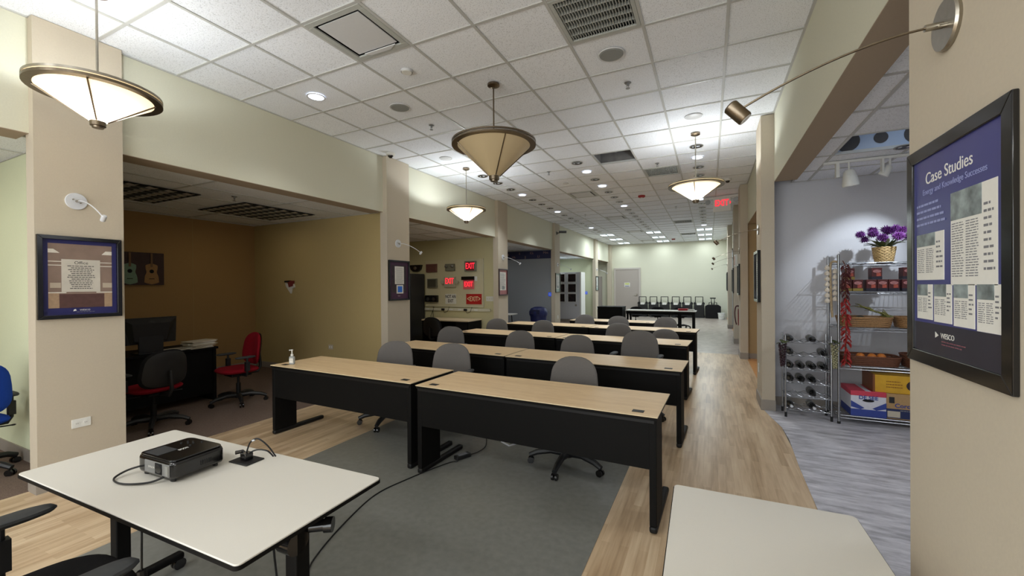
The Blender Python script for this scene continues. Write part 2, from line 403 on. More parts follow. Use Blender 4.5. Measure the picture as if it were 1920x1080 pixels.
# small shadow box over the open cell
ob = MB(); cx0, cx1, cy0, cy1 = gx(3), gx(4), gy(6), gy(7)
ob.box(cx0-.01, cx0, cy0, cy1, H+.02, H+.40); ob.box(cx1, cx1+.01, cy0, cy1, H+.02, H+.40); ob.box(cx0, cx1, cy1, cy1+.01, H+.02, H+.40); ob.box(cx0, cx1, cy0-.01, cy0, H+.02, H+.40); ob.box(cx0, cx1, cy0, cy1, H+.38, H+.40)
ob.obj('open_plenum', mat('plenum_grey', (110, 108, 106), .9, noise=.2, scale=10), ceil, kind='structure')
M_film = mat('insulation_film', (150, 154, 164), .5, noise=.3, scale=8, bump=.8)
def crumple(w, d, z, amp):
    mb = MB(); n = 14; v = []; f = []
    for a in range(n):
        for b in range(n):
            v.append((-w/2+w*a/(n-1), -d/2+d*b/(n-1), z+random.uniform(-amp, amp)+amp*2*math.sin(a*.8)*math.cos(b*.6)))
    for a in range(n-1):
        for b in range(n-1): q = a*n+b; f.append((q, q+1, q+n+1, q+n))
    return mb.add(v, f)
fb = crumple(.5, .42, 0, .02)
tag(fb.obj('insulation_sheet', M_film, None, loc=((cx0+cx1)/2, cy0+.36, H+.20)), 'crumpled grey insulation sheet seen up inside the open ceiling cell', 'insulation')

# ---------------------------------------------------------------- bay ceilings
def bay_ceiling(x0, x1, y0, y1, z, holes=(), sx=.6096, sy=1.219, cap=60):
    slab = wall('bay_ceiling', (x0, x1, y0, y1, z+.3, z+.34), M_dark, ceil)
    gb = MB(); x = x1
    xs = []
    while x > x0: xs.append(x); x -= sx
    xs.append(x0); ys = []; y = y0
    while y < y1: ys.append(y); y += sy
    ys.append(y1)
    for x in xs: tbar(gb, x-.012, x+.012, y0, y1, z)
    for y in ys: tbar(gb, x0, x1, y-.012, y+.012, z+.001)
    gb.obj('bay_ceiling_grid', M_grid, slab, kind='structure')
    for a in range(len(xs)-1):
        for b in range(len(ys)-1):
            u0, u1, v0, v1 = xs[a+1], xs[a], ys[b], ys[b+1]
            if u1-u0 < .04 or v1-v0 < .04: continue
            if any(u0-.05 < hx < u1+.05 and v0-.05 < hy < v1+.05 for hx, hy in holes): continue
            o = bpy.data.objects.new('tile', tile_mesh(u1-u0-.02, v1-v0-.02)); COL.objects.link(o); o.parent = slab
            o.location = ((u0+u1)/2, (v0+v1)/2, z+.004)
    return slab
bx = lambda k: -4.96-.6096*k
# troffer cells in bay 1 : two fixtures
h1 = [(bx(2.5), 2.6), (bx(3.0)+.0, 99), (bx(2.5), 4.3)]
bay_ceiling(-8.2, -4.96, 1.59, 5.22, 2.79)
bay_ceiling(-8.6, -4.96, 5.34, 9.04, 2.79)
bay_ceiling(-8.6, -4.96, 9.16, 13.10, 2.79)
bay_ceiling(-8.6, -4.96, 13.22, 18.52, 2.79)
bay_ceiling(-8.6, -4.96, 18.64, YB, 2.79)
bay_ceiling(-8.6, -4.96, YN, 1.47, 2.79)
# side room ceiling with skylight-like coffer
kz = 2.85
ks = wall('side_room_ceiling', (.95, 4.6, YN, 6.28, kz+.45, kz+.5), M_dark, ceil)
kg = MB()
kxs = [.95, 1.12, 1.73, 2.34, 2.95, 3.56, 4.17, 4.6]; kys = [6.28-.52-S*1.0*k for k in range(0, 15)]; kys = [6.28]+kys
for x in kxs: tbar(kg, x-.012, x+.012, YN, 6.28, kz)
for y in kys: tbar(kg, .95, 4.6, y-.012, y+.012, kz+.001)
kg.obj('side_room_grid', M_grid, ks, kind='structure')
for a in range(len(kxs)-1):
    for b in range(len(kys)-1):
        u0, u1, v0, v1 = kxs[a], kxs[a+1], kys[b+1], kys[b]
        if 1.1 < (u0+u1)/2 < 2.4 and 4.5 < (v0+v1)/2 < 5.0: continue
        if (v1 < .5): continue
        o = bpy.data.objects.new('tile', tile_mesh(u1-u0-.02, v1-v0-.02)); COL.objects.link(o); o.parent = ks
        o.location = ((u0+u1)/2, (v0+v1)/2, kz+.004)
M_coffer = mat('coffer_paint', (176, 190, 210), .8, noise=.02, scale=60)
cf = MB(); c0, c1, c2, c3 = 1.12, 2.34, kys[3], kys[2]
cf.box(c0-.012, c0, c2, c3, kz+.02, kz+.36); cf.box(c1, c1+.012, c2, c3, kz+.02, kz+.36); cf.box(c0, c1, c3, c3+.012, kz+.02, kz+.36); cf.box(c0, c1, c2-.012, c2, kz+.02, kz+.36); cf.box(c0, c1, c2, c3, kz+.34, kz+.36)
cfo = cf.obj('ceiling_coffer', M_coffer, ks, kind='structure')
for (x, r) in ((1.24, .10), (1.50, .055), (1.76, .09)):
    MB().lathe([(r, 0), (r, .004)], 24).obj('dark_disc', mat('dark_disc', (70, 66, 64), .7, noise=.05), cfo, loc=(x, c3-.002, kz+.12), rot=(PI/2, 0, 0))

# back door
d1 = wall('door_1', (-4.38, -3.22, YB-.06, YB-.02, 0, 2.36), M_door)
fr = MB(); fr.box(-4.46, -4.38, YB-.08, YB, 0, 2.44); fr.box(-3.22, -3.14, YB-.08, YB, 0, 2.44); fr.box(-4.38, -3.22, YB-.08, YB, 2.36, 2.44)
fr.obj('door_frame', M_doorframe, d1, kind='structure')
MB().cyl((-3.33, YB-.06, 1.06), (-3.33, YB-.12, 1.06), .02).cyl((-3.33, YB-.12, 1.06), (-3.46, YB-.12, 1.06), .012).box(-3.37, -3.29, YB-.066, YB-.06, 1.0, 1.12).obj('door_handle', M_steel, d1, kind='structure')
sg = thing('door_sign', 'small white notice with yellow and blue print on grey back door', 'sign', (-3.80, YB-.062, 1.58), FACE['S'])
box('panel', (-.14, .14, -.11, .11, 0, .006), M_paper, sg)
box('picture', (-.11, .11, .0, .09, .006, .008), mat('yellow_green_print', (190, 196, 120), .6, noise=.3, scale=14), sg)
box('caption', (-.11, .11, -.085, -.05, .006, .008), mat('blue_print', (70, 80, 130), .6, noise=.1), sg)
# corner door visible in the last bay
d2 = wall('door_2', (-5.95, -5.1, YB-.05, YB-.01, 0, 2.02), M_door)

# ================================================================ PENDANT LAMPS
def shade_mat(name, lit):
    m = bpy.data.materials.new(name); m.use_nodes = True; N = m.node_tree.nodes; L = m.node_tree.links
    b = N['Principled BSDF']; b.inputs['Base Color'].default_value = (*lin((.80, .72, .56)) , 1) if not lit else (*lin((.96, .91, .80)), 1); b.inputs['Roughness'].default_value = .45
    tc = N.new('ShaderNodeTexCoord'); nz = N.new('ShaderNodeTexNoise'); nz.inputs['Scale'].default_value = 9; L.new(tc.outputs['Object'], nz.inputs['Vector'])
    bp = N.new('ShaderNodeBump'); bp.inputs['Strength'].default_value = .05; L.new(nz.outputs['Fac'], bp.inputs['Height']); L.new(bp.outputs[0], b.inputs['Normal'])
    if lit: b.inputs['Emission Color'].default_value = (*lin((1.0, .86, .62)), 1); b.inputs['Emission Strength'].default_value = .750
    t = N.new('ShaderNodeBsdfTranslucent'); t.inputs[0].default_value = (1, .84, .60, 1)
    mx = N.new('ShaderNodeMixShader'); mx.inputs[0].default_value = .18 if lit else .3
    L.new(b.outputs[0], mx.inputs[1]); L.new(t.outputs[0], mx.inputs[2]); L.new(mx.outputs[0], N['Material Output'].inputs[0])
    return m
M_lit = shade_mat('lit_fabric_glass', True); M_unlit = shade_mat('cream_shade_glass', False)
def pendant(x, y, zr, R, lit, label, rotz=0, power=60):
    t = thing('pendant_lamp', label, 'lamp', (x, y, H-.005), (0, 0, rotz), 'cone pendant lamps')
    dz = zr-H+.005
    MB().lathe([(.0, 0), (.062, 0), (.062, -.02), (.03, -.035), (.0, -.035)], 24, cap=False).obj('canopy', M_bronze, t)
    MB().cyl((0, 0, -.03), (0, 0, dz+.02), .0075).obj('rod', M_bronze if not lit else M_steel, t)
    q = R/.40; c = .185 if lit else .29*q
    MB().lathe([(R*.87, dz), (.05*q, dz-c)], 40, cap=False).obj('shade', M_lit if lit else M_unlit, t)
    MB().lathe([(R*.86, dz-.004), (R, dz-.004), (R, dz+.014), (R*.86, dz+.014), (R*.86, dz-.004)], 48, cap=False).obj('rim', M_bronze, t)
    MB().lathe([(R*.97, dz+.022), (R*1.0, dz+.022), (R*1.0, dz+.038), (R*.97, dz+.038), (R*.97, dz+.022)], 48, cap=False).obj('upper_ring', M_steel if lit else M_bronze, t)
    if lit: MB().lathe([(R*.985, dz+.013), (R*.985, dz+.023)], 48, cap=False).obj('light_band', M_lit, t)  # glowing strip standing in for light that leaks through the ring gap
    for k in range(4):
        a = PI/4+k*PI/2; ca, sa = math.cos(a), math.sin(a)
        MB().tube([(R*.875*ca, R*.88*sa, dz-.004), (.056*q*ca, .056*q*sa, dz-c+.002)], .0055, 6).obj('rib', M_bronze, t)
    MB().lathe([(0, dz-c-.05*q), (.035*q, dz-c-.05*q), (.038*q, dz-c-.038*q), (.048*q, dz-c-.034*q), (.05*q, dz-c), (.04*q, dz-c+.01), (0, dz-c+.01)], 24, cap=False).obj('finial', M_bronze, t)
    # spider arms that carry the bowl from the rod, and the bulb
    sp = MB()
    for k in range(3):
        a = k*2*PI/3+.3; sp.cyl((0, 0, dz+.02), (R*.97*math.cos(a), R*.97*math.sin(a), dz+.02), .004, n=6)
    sp.cyl((0, 0, dz+.02), (0, 0, dz-.08), .02); sp.obj('socket_bracket', M_steel, t)
    if lit:
        lamp('pendant_bulb', 'POINT', (x, y, zr-.075), power, (.84, .92, 1), size=.05)
    return t
pendant(-3.855, 1.36, 2.915, .352, True, 'lit cone pendant in front of the nearest left pillar, largest in view', .3, 46)
pendant(-1.996, 3.76, 3.005, .432, False, 'unlit cone pendant with tan shade above the front desks', 0, 0)
pendant(-3.86, 6.22, 2.90, .345, True, 'lit cone pendant near left wall between second and third pillars', .1, 62)
pendant(-.167, 6.22, 2.91, .355, True, 'lit cone pendant on the right side over the aisle', .75, 62)

# ================================================================ CEILING FIXTURES
M_lens = mat('lit_downlight', (250, 250, 255), .4, emit=(225, 235, 255), es=3.0)
M_can = mat('can_baffle', (90, 90, 92), .25, metal=1, noise=.1, scale=30)
M_trim = mat('white_trim_ring', (206, 206, 206), .45, noise=.02)
def downlight_proto(lit, R=.095):
    t = thing('downlight', '', 'downlight', (0, 0, 0), group='recessed downlights')
    MB().lathe([(R*.86, .0), (R, -.002), (R, -.006), (R*.84, -.006), (R*.84, 0), (R*.86, 0)], 24, cap=False).obj('trim_ring', M_trim if lit else M_steel, t)
    if lit: MB().lathe([(0, -.003), (R*.85, -.003)], 24, cap=False).obj('lens', M_lens, t)
    else:
        MB().lathe([(R*.84, -.004), (R*.6, -.0035), (R*.55, -.001), (0, -.001)], 24, cap=False).obj('baffle', M_can, t)
        MB().ball((R*.25, 0, -.004), R*.3, R*.3, .004).ball((-R*.5, 0, -.004), R*.16, R*.25, .004).obj('bulb', M_whitemetal, t)
    return t
PU = downlight_proto(False); PLt = downlight_proto(True); used = {id(PU): False, id(PLt): False}
rows = {'left': (-3.86, (3, 7, 13)), 'middle': (-2.02, (1, 3, 7)), 'right': (-.17, (1, 7, 15))}
for rn, (x, litk) in rows.items():
    for k in range(16):
        y = 6.81+k*S
        if rn == 'right' and k in (): continue
        lit = k in litk; p = PLt if lit else PU
        lab = f"{'lit' if lit else 'unlit'} round downlight, {ORD[k]} from near end of {rn} row"
        if not used[id(p)]: o = p; used[id(p)] = True; o.location = (x, y, H-.003); o['label'] = lab
        else: o = dup(p, (x, y, H-.003), label=lab)
        if lit: lamp('downlight_beam', 'SPOT', (x, y, H-.02), 95, (.86, .93, 1), size=.06, spot=2.0, blend=.7)
dup(PLt, (-3.86, 3.15, H-.003), label='lit round downlight alone in the ceiling behind the nearest lit pendant')
lamp('downlight_beam', 'SPOT', (-3.86, 3.15, H-.02), 30, (.95, .97, 1), size=.06, spot=2.0, blend=.7)

def disc(name, x, y, r, m, label, cat, h=.012, ring=None, group=None):
    t = thing(name, label, cat, (x, y, H-.001), group=group)
    MB().lathe([(0, -h), (r*.93, -h), (r, -h*.4), (r, 0)], 32, cap=False).obj('grille' if ring else 'cover', m, t)
    if ring: MB().lathe([(r, -h*.3), (r*1.10, -h*.8), (r*1.14, -h*.3), (r*1.14, 0), (r, 0)], 32, cap=False).obj('ring', ring, t)
    return t
M_spk = mat('speaker_grille', (140, 142, 138), .6, noise=.2, scale=300, bump=.3)
disc('ceiling_speaker', -.79, 3.76, .105, M_spk, 'round grey ceiling speaker beside the large return grille', 'speaker', .010, M_trim, 'ceiling speakers')
disc('ceiling_speaker', -3.23, 3.77, .105, M_spk, 'round grey ceiling speaker left of the unlit tan pendant', 'speaker', .010, M_trim, 'ceiling speakers')
disc('ceiling_cover_plate', -.17, 5.59, .09, M_trim, 'pale round cover plate in front of the right lit pendant', 'cover', .006, M_trim)
disc('ceiling_cover_plate', -3.86, 5.6, .09, M_trim, 'pale round cover plate in front of the left far pendant', 'cover', .006, M_trim)
disc('ceiling_cover_plate', -2.64, 8.07, .06, M_trim, 'small pale round plate between the left and middle downlight rows', 'cover', .006)
disc('motion_sensor', -2.62, 3.16, .05, M_whitepl, 'small white round motion sensor on tile behind the return diffuser', 'sensor', .022, M_trim)
def sprinkler(x, y, label, z=H):
    t = thing('sprinkler', label, 'sprinkler', (x, y, z-.001), group='ceiling sprinklers')
    MB().lathe([(0, 0), (.035, 0), (.03, -.006), (.012, -.008), (0, -.008)], 16, cap=False).obj('escutcheon', M_chrome, t)
    MB().cyl((0, 0, -.006), (0, 0, -.03), .01).cyl((.012, 0, -.02), (.005, 0, -.055), .003, n=6).cyl((-.012, 0, -.02), (-.005, 0, -.055), .003, n=6).obj('sprinkler_body', M_chrome, t)
    MB().lathe([(.0, -.055), (.022, -.055), (.022, -.058), (0, -.058)], 12, cap=False).obj('deflector', M_chrome, t)
for x, y, l in ((-3.23, 4.37, 'small chrome sprinkler left of the unlit pendant, behind the left speaker'), (-.75, 4.36, 'small chrome sprinkler behind the right ceiling speaker'),
                (-.8, 7.46, 'small chrome sprinkler in front of the second grey ceiling grille'), (-2.64, 7.1, 'small chrome sprinkler between left and middle downlight rows'),
                (-.8, 11.79, 'small chrome sprinkler beyond the red strobe, right of middle row'), (-3.28, 11.85, 'tiny chrome sprinkler far along beside the left downlight row')):
    sprinkler(x, y, l)
def dome(x, y, label):
    t = thing('dome_camera', label, 'camera', (x, y, H-.001), group='ceiling dome cameras')
    MB().lathe([(0, 0), (.07, 0), (.065, -.03), (.045, -.04), (0, -.04)], 24, cap=False).obj('housing', M_whitepl, t)
    MB().lathe([(.042, -.038), (.036, -.06), (.02, -.075), (0, -.078)], 20, cap=False).obj('dome', M_gloss, t)
dome(-4.47, 4.99, 'white dome camera on ceiling at the top of the second left pillar')
dome(.33, 9.2, 'white dome camera on ceiling near the hanging exit sign')
M_redpl = mat('red_plastic', (150, 26, 30), .4, noise=.05)
for x, y, l in ((-1.42, 9.99, 'red round fire strobe on the ceiling right of the middle downlight row'), (-1.47, 20.04, 'far red fire strobe on the ceiling near the back wall')):
    t = thing('fire_strobe', l, 'alarm', (x, y, H-.001))
    MB().lathe([(0, 0), (.08, 0), (.08, -.03), (.06, -.045), (0, -.045)], 24, cap=False).obj('housing', M_redpl, t)
    box('lens', (-.02, .02, -.012, .012, -.058, -.044), M_whitepl, t)
# vents
def cell(i, j): return (gx(i)+gx(i+1))/2, (gy(j)+gy(j+1))/2
M_vent = mat('vent_grey_paint', (176, 178, 172), .5, noise=.03)
def grille(i, j, label, n=20, long=0):
    x, y = cell(i, j); t = thing('ceiling_grille', label, 'vent', (x, y, H), group='ceiling air grilles')
    a = S/2-.014; f = MB()
    f.box(-a, a, -a, -a+.03, -.006, .01).box(-a, a, a-.03, a, -.006, .01).box(-a, -a+.03, -a+.03, a-.03, -.006, .01).box(a-.03, a, -a+.03, a-.03, -.006, .01)
    f.obj('frame', M_vent, t)
    box('backing', (-a+.03, a-.03, -a+.03, a-.03, .05, .055), M_dark, t)
    for k in range(n):
        u = -a+.04+(2*a-.08)*k/(n-1)
        MB().box(u-.0025, u+.0025, -a+.03, a-.03, .0, .035).obj('slat', M_vent, t, rot=(0, 0, 0))
    cr = MB()
    for k in range(1, 6 if long else 5): v = -a+2*a*k/(6 if long else 5); cr.box(-a+.03, a-.03, v-.003, v+.003, .004, .03)
    cr.obj('cross_bars', M_vent, t)
grille(4, 0, 'large grey egg-slat return grille in the ceiling nearest the camera', 24, 1)
grille(4, 8, 'grey slatted grille in the ceiling left of the right lit pendant', 20)
grille(4, 19, 'dark slatted grille far down the ceiling, nearer of two', 8)
grille(4, 25, 'dark slatted grille far down the ceiling, nearest the back wall', 8)
def diffuser(i, j, label, crooked=False):
    x, y = cell(i, j); t = thing('ceiling_diffuser', label, 'vent', (x, y, H), group='square ceiling diffusers')
    a = S/2-.014; f = MB()
    f.box(-a, a, -a, -a+.05, -.006, .01).box(-a, a, a-.05, a, -.006, .01).box(-a, -a+.05, -a+.05, a-.05, -.006, .01).box(a-.05, a, -a+.05, a-.05, -.006, .01)
    f.obj('frame', M_vent, t, bevel=.003)
    box('backing', (-a+.05, a-.05, -a+.05, a-.05, .06, .065), M_dark, t)
    b = a-.075
    o = MB().box(-b, b, -b, b, -.010, -.002).obj('face_panel', M_trim, t, bevel=.002)
    if crooked:
        o.location = (.0, .0, .012); 
        mb = MB().prism([(-b*.7, b*1.0), (-b*.5, b*1.18), (b*.5, b*1.2), (b*.9, b*1.0)], -.012, -.004); mb.obj('bent_flap', M_trim, t)
diffuser(1, -1, 'square ceiling diffuser with displaced flap behind the nearest pendant', True)
diffuser(1, 10, 'square diffuser between left and middle downlight rows, nearest of its line')
diffuser(1, 16, 'square diffuser between the downlight rows, second of its line')
diffuser(1, 22, 'square diffuser between the downlight rows, third of its line')
diffuser(1, 28, 'square diffuser between the bright far ceiling panels')
M_tro = mat('lit_troffer_lens', (250, 252, 255), .4, emit=(215, 240, 255), es=3.0)
nm = {-1: 'left', 2: 'middle', 5: 'right'}; nj = {23: 'nearest', 26: 'second', 29: 'farthest'}
for i, j in tro:
    x, y = cell(i, j); t = thing('troffer_light', f'lit square ceiling light panel, {nj[j]} of three in the {nm[i]} far column', 'ceiling light', (x, y, H), group='lit troffers at the far end')
    a = S/2-.014
    MB().box(-a, a, -a, -a+.03, -.005, .01).box(-a, a, a-.03, a, -.005, .01).box(-a, -a+.03, -a+.03, a-.03, -.005, .01).box(a-.03, a, -a+.03, a-.03, -.005, .01).box(-.03, .03, -a+.03, a-.03, -.005, .01).obj('frame', M_vent, t)
    for sx in (-1, 1): box('lens', (min(sx*.03, sx*(a-.03)), max(sx*.03, sx*(a-.03)), -a+.03, a-.03, 0, .01), M_tro, t)

# bay 1 unlit parabolic troffers
M_louv = mat('louver_aluminium', (200, 198, 188), .35, metal=.4, noise=.05)
def parabolic(x0, x1, y0, y1, label, nb, na):
    z = 2.79; t = thing('parabolic_light', label, 'ceiling light', ((x0+x1)/2, (y0+y1)/2, z-.004), group='unlit louvred lights in the dark bay')
    a, b = (x1-x0)/2, (y1-y0)/2
    MB().box(-a, a, -b, -b+.02, -.006, 0).box(-a, a, b-.02, b, -.006, 0).box(-a, -a+.02, -b, b, -.006, 0).box(a-.02, a, -b, b, -.006, 0).box(-a, a, -b, b, -.001, .0).obj('frame', M_dark, t)
    for k in range(nb):
        u = -b+2*b*(k+.5)/nb
        MB().add([(-a+.03, u-.05, -.002), (a-.03, u-.05, -.002), (a-.03, u, -.012), (-a+.03, u, -.012), (a-.03, u+.05, -.002), (-a+.03, u+.05, -.002)], [(0, 3, 2, 1), (3, 5, 4, 2)]).obj('louvre', M_louv, t)
    c = MB()
    for k in range(1, na): v = -a+2*a*k/na; c.box(v-.004, v+.004, -b+.02, b-.02, -.016, -.002)
    c.obj('louvre_blades', mat('louvre_grey', (90, 88, 82), .4), t)
parabolic(-7.17, -6.0, 3.68, 4.85, 'unlit square louvred ceiling light in dark bay, nearer the bay corner', 6, 8)
parabolic(-7.17, -6.0, 1.95, 3.12, 'unlit square louvred ceiling light in dark bay beside the first pillar', 6, 8)
sprinkler(-5.76, 3.4, 'small sprinkler on the dark bay ceiling between the two louvred lights', 2.79)

# hanging exit sign on main ceiling
M_exitred = mat('lit_exit_letters', (255, 60, 80), .4, emit=(255, 40, 60), es=1.3)
ex = thing('exit_sign', 'white hanging exit sign with lit red letters and two emergency lamp heads', 'exit sign', (.27, 10.9, H-.005), (0, 0, -.2))
box('mounting_bar', (-.40, .40, -.03, .03, -.05, 0), M_whitepl, ex, .004)
box('housing', (-.19, .19, -.03, .03, -.36, -.05), M_whitepl, ex, .006)
hx = bpy.data.objects.new('sign_face', None); 
fx = box('sign_face', (-.17, .17, -.036, -.031, -.27, -.07), M_whitepl, ex)
tx = text('lettering', 'EXIT', .20, M_exitred, ex, (0, -.038, -.17), .003, bold=.004); tx.rotation_euler = (PI/2, 0, 0); tx.scale = (.72, 1, 1)
MB().prism([(.17, -.04), (.17, .04), (.2, 0)], 0, .004).obj('arrow', M_exitred, ex, loc=(0, -.036, -.17), rot=(PI/2, 0, 0))
for s in (-1, 1):
    hd = MB().lathe([(0, 0), (.05, 0), (.058, .02), (.04, .07), (0, .08)], 20, cap=False, M=Matrix.Rotation(PI/2, 4, 'X') @ Matrix.Scale(-1, 4, (0, 0, 1)) if False else Matrix.Rotation(-PI/2, 4, 'X')).obj('lamp_head', M_chrome, ex, loc=(s*.30, -.05, -.12))
    MB().cyl((s*.30, -.02, -.12), (s*.30, -.02, -.03), .012).obj('lamp_bracket', M_whitepl, ex)

# ================================================================ SPOT ARMS ON PILLARS
def arm_spot(side, yc, label, z=2.25, L=.50, sag=.14, k=1.0):
    t = thing('picture_spotlight', label, 'spotlight', (PL if side == 'E' else PR, yc, z), FACE[side], 'arm picture lights on the pillars')
    m = M_steel if side == 'W' else M_whitemetal
    MB().lathe([(0, 0), (.065, 0), (.067, .008), (.064, .014), (0, .014)], 32, cap=False).obj('wall_plate', m, t)
    MB().cyl((0, 0, .012), (0, 0, .05), .009).cyl((-.022, .012, .014), (-.022, .012, .03), .005).cyl((.022, -.012, .014), (.022, -.012, .03), .005).obj('swivel', M_steel, t)
    MB().tube([(0, -sag*((q/12)**1.7), .045+(L-.045)*q/12) for q in range(13)], .0035 if side == 'W' else .0045, 6).obj('arm', M_bronze if side == 'W' else M_whitemetal, t)
    # head tilted back towards the picture
    hz, hy = L, -sag
    d = Vector((0, -.75, -.66)).normalized(); a = Vector((0, hy, hz)) - d*.03*k; b = a+d*.068*k
    hd = MB().tube([a, a+d*.004, b-d*.004, b], [.019*k, .023*k, .023*k, .021*k], 20); hd.obj('lamp_head', M_bronze if side == 'W' else M_whitemetal, t)
    MB().cyl(b-d*.001, b+d*.001, .018*k, n=16).obj('lens', M_whitepl, t)
arm_spot('W', 1.50, 'large bronze arm spotlight on the near right pillar above the Case Studies poster')
for (yc, n) in zip((1.49, 5.31, 9.13, 13.2, 18.56), ('the nearest left pillar above the office poster', 'the second left pillar above the purple poster', 'the third left pillar', 'the fourth left pillar', 'the fifth left pillar, farthest')):
    arm_spot('E', yc, 'pale arm spotlight on '+n, 2.27, .47, .17, .72)
for (yc, n) in zip((6.24, 10.1, 12.55, 16.7), ('the right pillar beside the wine rack', 'the second far right pillar', 'the third far right pillar', 'the farthest right pillar')):
    arm_spot('W', yc, 'thin arm spotlight on '+n, 2.27)

# black bracket camera on fourth left pillar
bc = thing('wall_camera', 'black bracket camera high on the fourth left pillar', 'camera', (PL, 13.15, 3.32), FACE['E'])
box('base_plate', (-.04, .04, -.05, .05, 0, .015), M_gloss, bc)
MB().cyl((0, 0, .01), (0, .01, .12), .015).obj('bracket', M_gloss, bc)
MB().cyl((-.06, .03, .10), (.0, .02, .34), .04, n=16).obj('camera_body', M_gloss, bc)

# ================================================================ FRAMED POSTERS
def frame(side, yc, w, h, zc, label, art, fm=M_gloss, fw=.028, depth=.028, X=None):
    t = thing('framed_poster', label, 'poster', ((PL if side == 'E' else PR) if X is None else X, yc, zc), FACE[side], 'framed posters on the pillars')
    a, b = w/2, h/2; mb = MB()
    def bar(p): mb.prism(p, 0, depth)
    bar([(-a, -b), (a, -b), (a-fw, -b+fw), (-a+fw, -b+fw)]); bar([(-a, b), (-a+fw, b-fw), (a-fw, b-fw), (a, b)])
    bar([(-a, -b), (-a+fw, -b+fw), (-a+fw, b-fw), (-a, b)]); bar([(a, -b), (a, b), (a-fw, b-fw), (a-fw, -b+fw)])
    mb.obj('frame', fm, t, bevel=.002)
    art(t, a-fw, b-fw)
    return t
def lines(t, x0, x1, y0, y1, n, m, z, rag=.25, name='text_lines', center=False, th=.35):
    mb = MB(); dy = (y1-y0)/n
    for k in range(n):
        y = y1-(k+.5)*dy; r = random.uniform(0, rag)*(x1-x0)
        a, b = (x0+r/2, x1-r/2) if center else (x0, x1-r)
        x = a
        while x < b-.002:                     # broken into words
            wl_ = min(random.uniform(.008, .022)*max(1, (x1-x0)/.15), b-x); mb.box(x, x+wl_, y-dy*th/2, y+dy*th/2, z, z+.0004); x += wl_+.004
    return mb.obj(name, m, t, kind='stuff', smooth=False)
M_photo1 = mat('photo_grey_green', (130, 140, 140), .5, noise=.55, scale=26)
M_photo2 = mat('photo_brown', (116, 98, 88), .5, noise=.4, scale=18)
M_gloss_navy = mat('glossy_blue_poster', (58, 60, 122), .32, noise=.06, scale=4, spec=.5)
def art_case(t, a, b):
    box('poster', (-a, a, -b, b, .002, .006), M_gloss_navy, t)
    box('lower_band', (-a, a, -b, -b+.085, .006, .0064), mat('dark_band', (46, 44, 56), .35, noise=.1, scale=8), t)
    z = .0068
    text('title', 'Case Studies', .047, M_paper, t, (-.02, b-.062, z), .0003)
    text('subtitle', 'Energy and Knowledge Successes', .0235, mat('pale_blue_print', (150, 156, 200), .6), t, (0, b-.098, z), .0002)
    lines(t, -a+.02, -.03, b-.20, b-.125, 4, mat('pale_blue_print', (150, 156, 200), .6), z, .2)
    def doc(x0, x1, y0, y1, ph, cols=2):
        box('document', (x0, x1, y0, y1, .0064, .0072), M_paper, t)
        w = x1-x0; hh = (y1-y0)*ph
        d = box('document_photo', (x0, x0+w*.7, y1-hh, y1, .0072, .0076), M_photo1, t)
        for c in range(cols): lines(t, x0+.006+c*w*.33, x0+.006+c*w*.33+w*.28, y0+.02, y1-hh-.006, max(5, int((y1-y0-hh)/.0075)), M_ink, .0073, .12)
        lines(t, x0+w*.74, x1-.004, y0+.03, y1-hh*.6, max(5, int((y1-y0-hh)/.016)), M_ink, .0073, .5)
    doc(.0, a-.02, b-.37, b-.13, .30); doc(-a+.02, -.035, -b+.21, b-.22, .27)
    for k in range(4): x = -a+.022+k*.104; doc(x, x+.095, -b+.095-.003*k, -b+.197, .32)
    text('logo_text', 'WESCO', .020, M_paper, t, (-.02, -b+.055, z), .0002)
    MB().prism([(-.085, -b+.047), (-.067, -b+.055), (-.085, -b+.064)], .0066, .0072).obj('logo_mark', M_paper, t)
    lines(t, -.05, .07, -b+.028, -b+.044, 2, mat('muted_red_print', (130, 80, 90), .6), z, .2)
frame('W', 1.479, .509, .641, 1.641, 'large black framed blue Case Studies poster on the near right pillar', art_case, fw=.038, depth=.012)
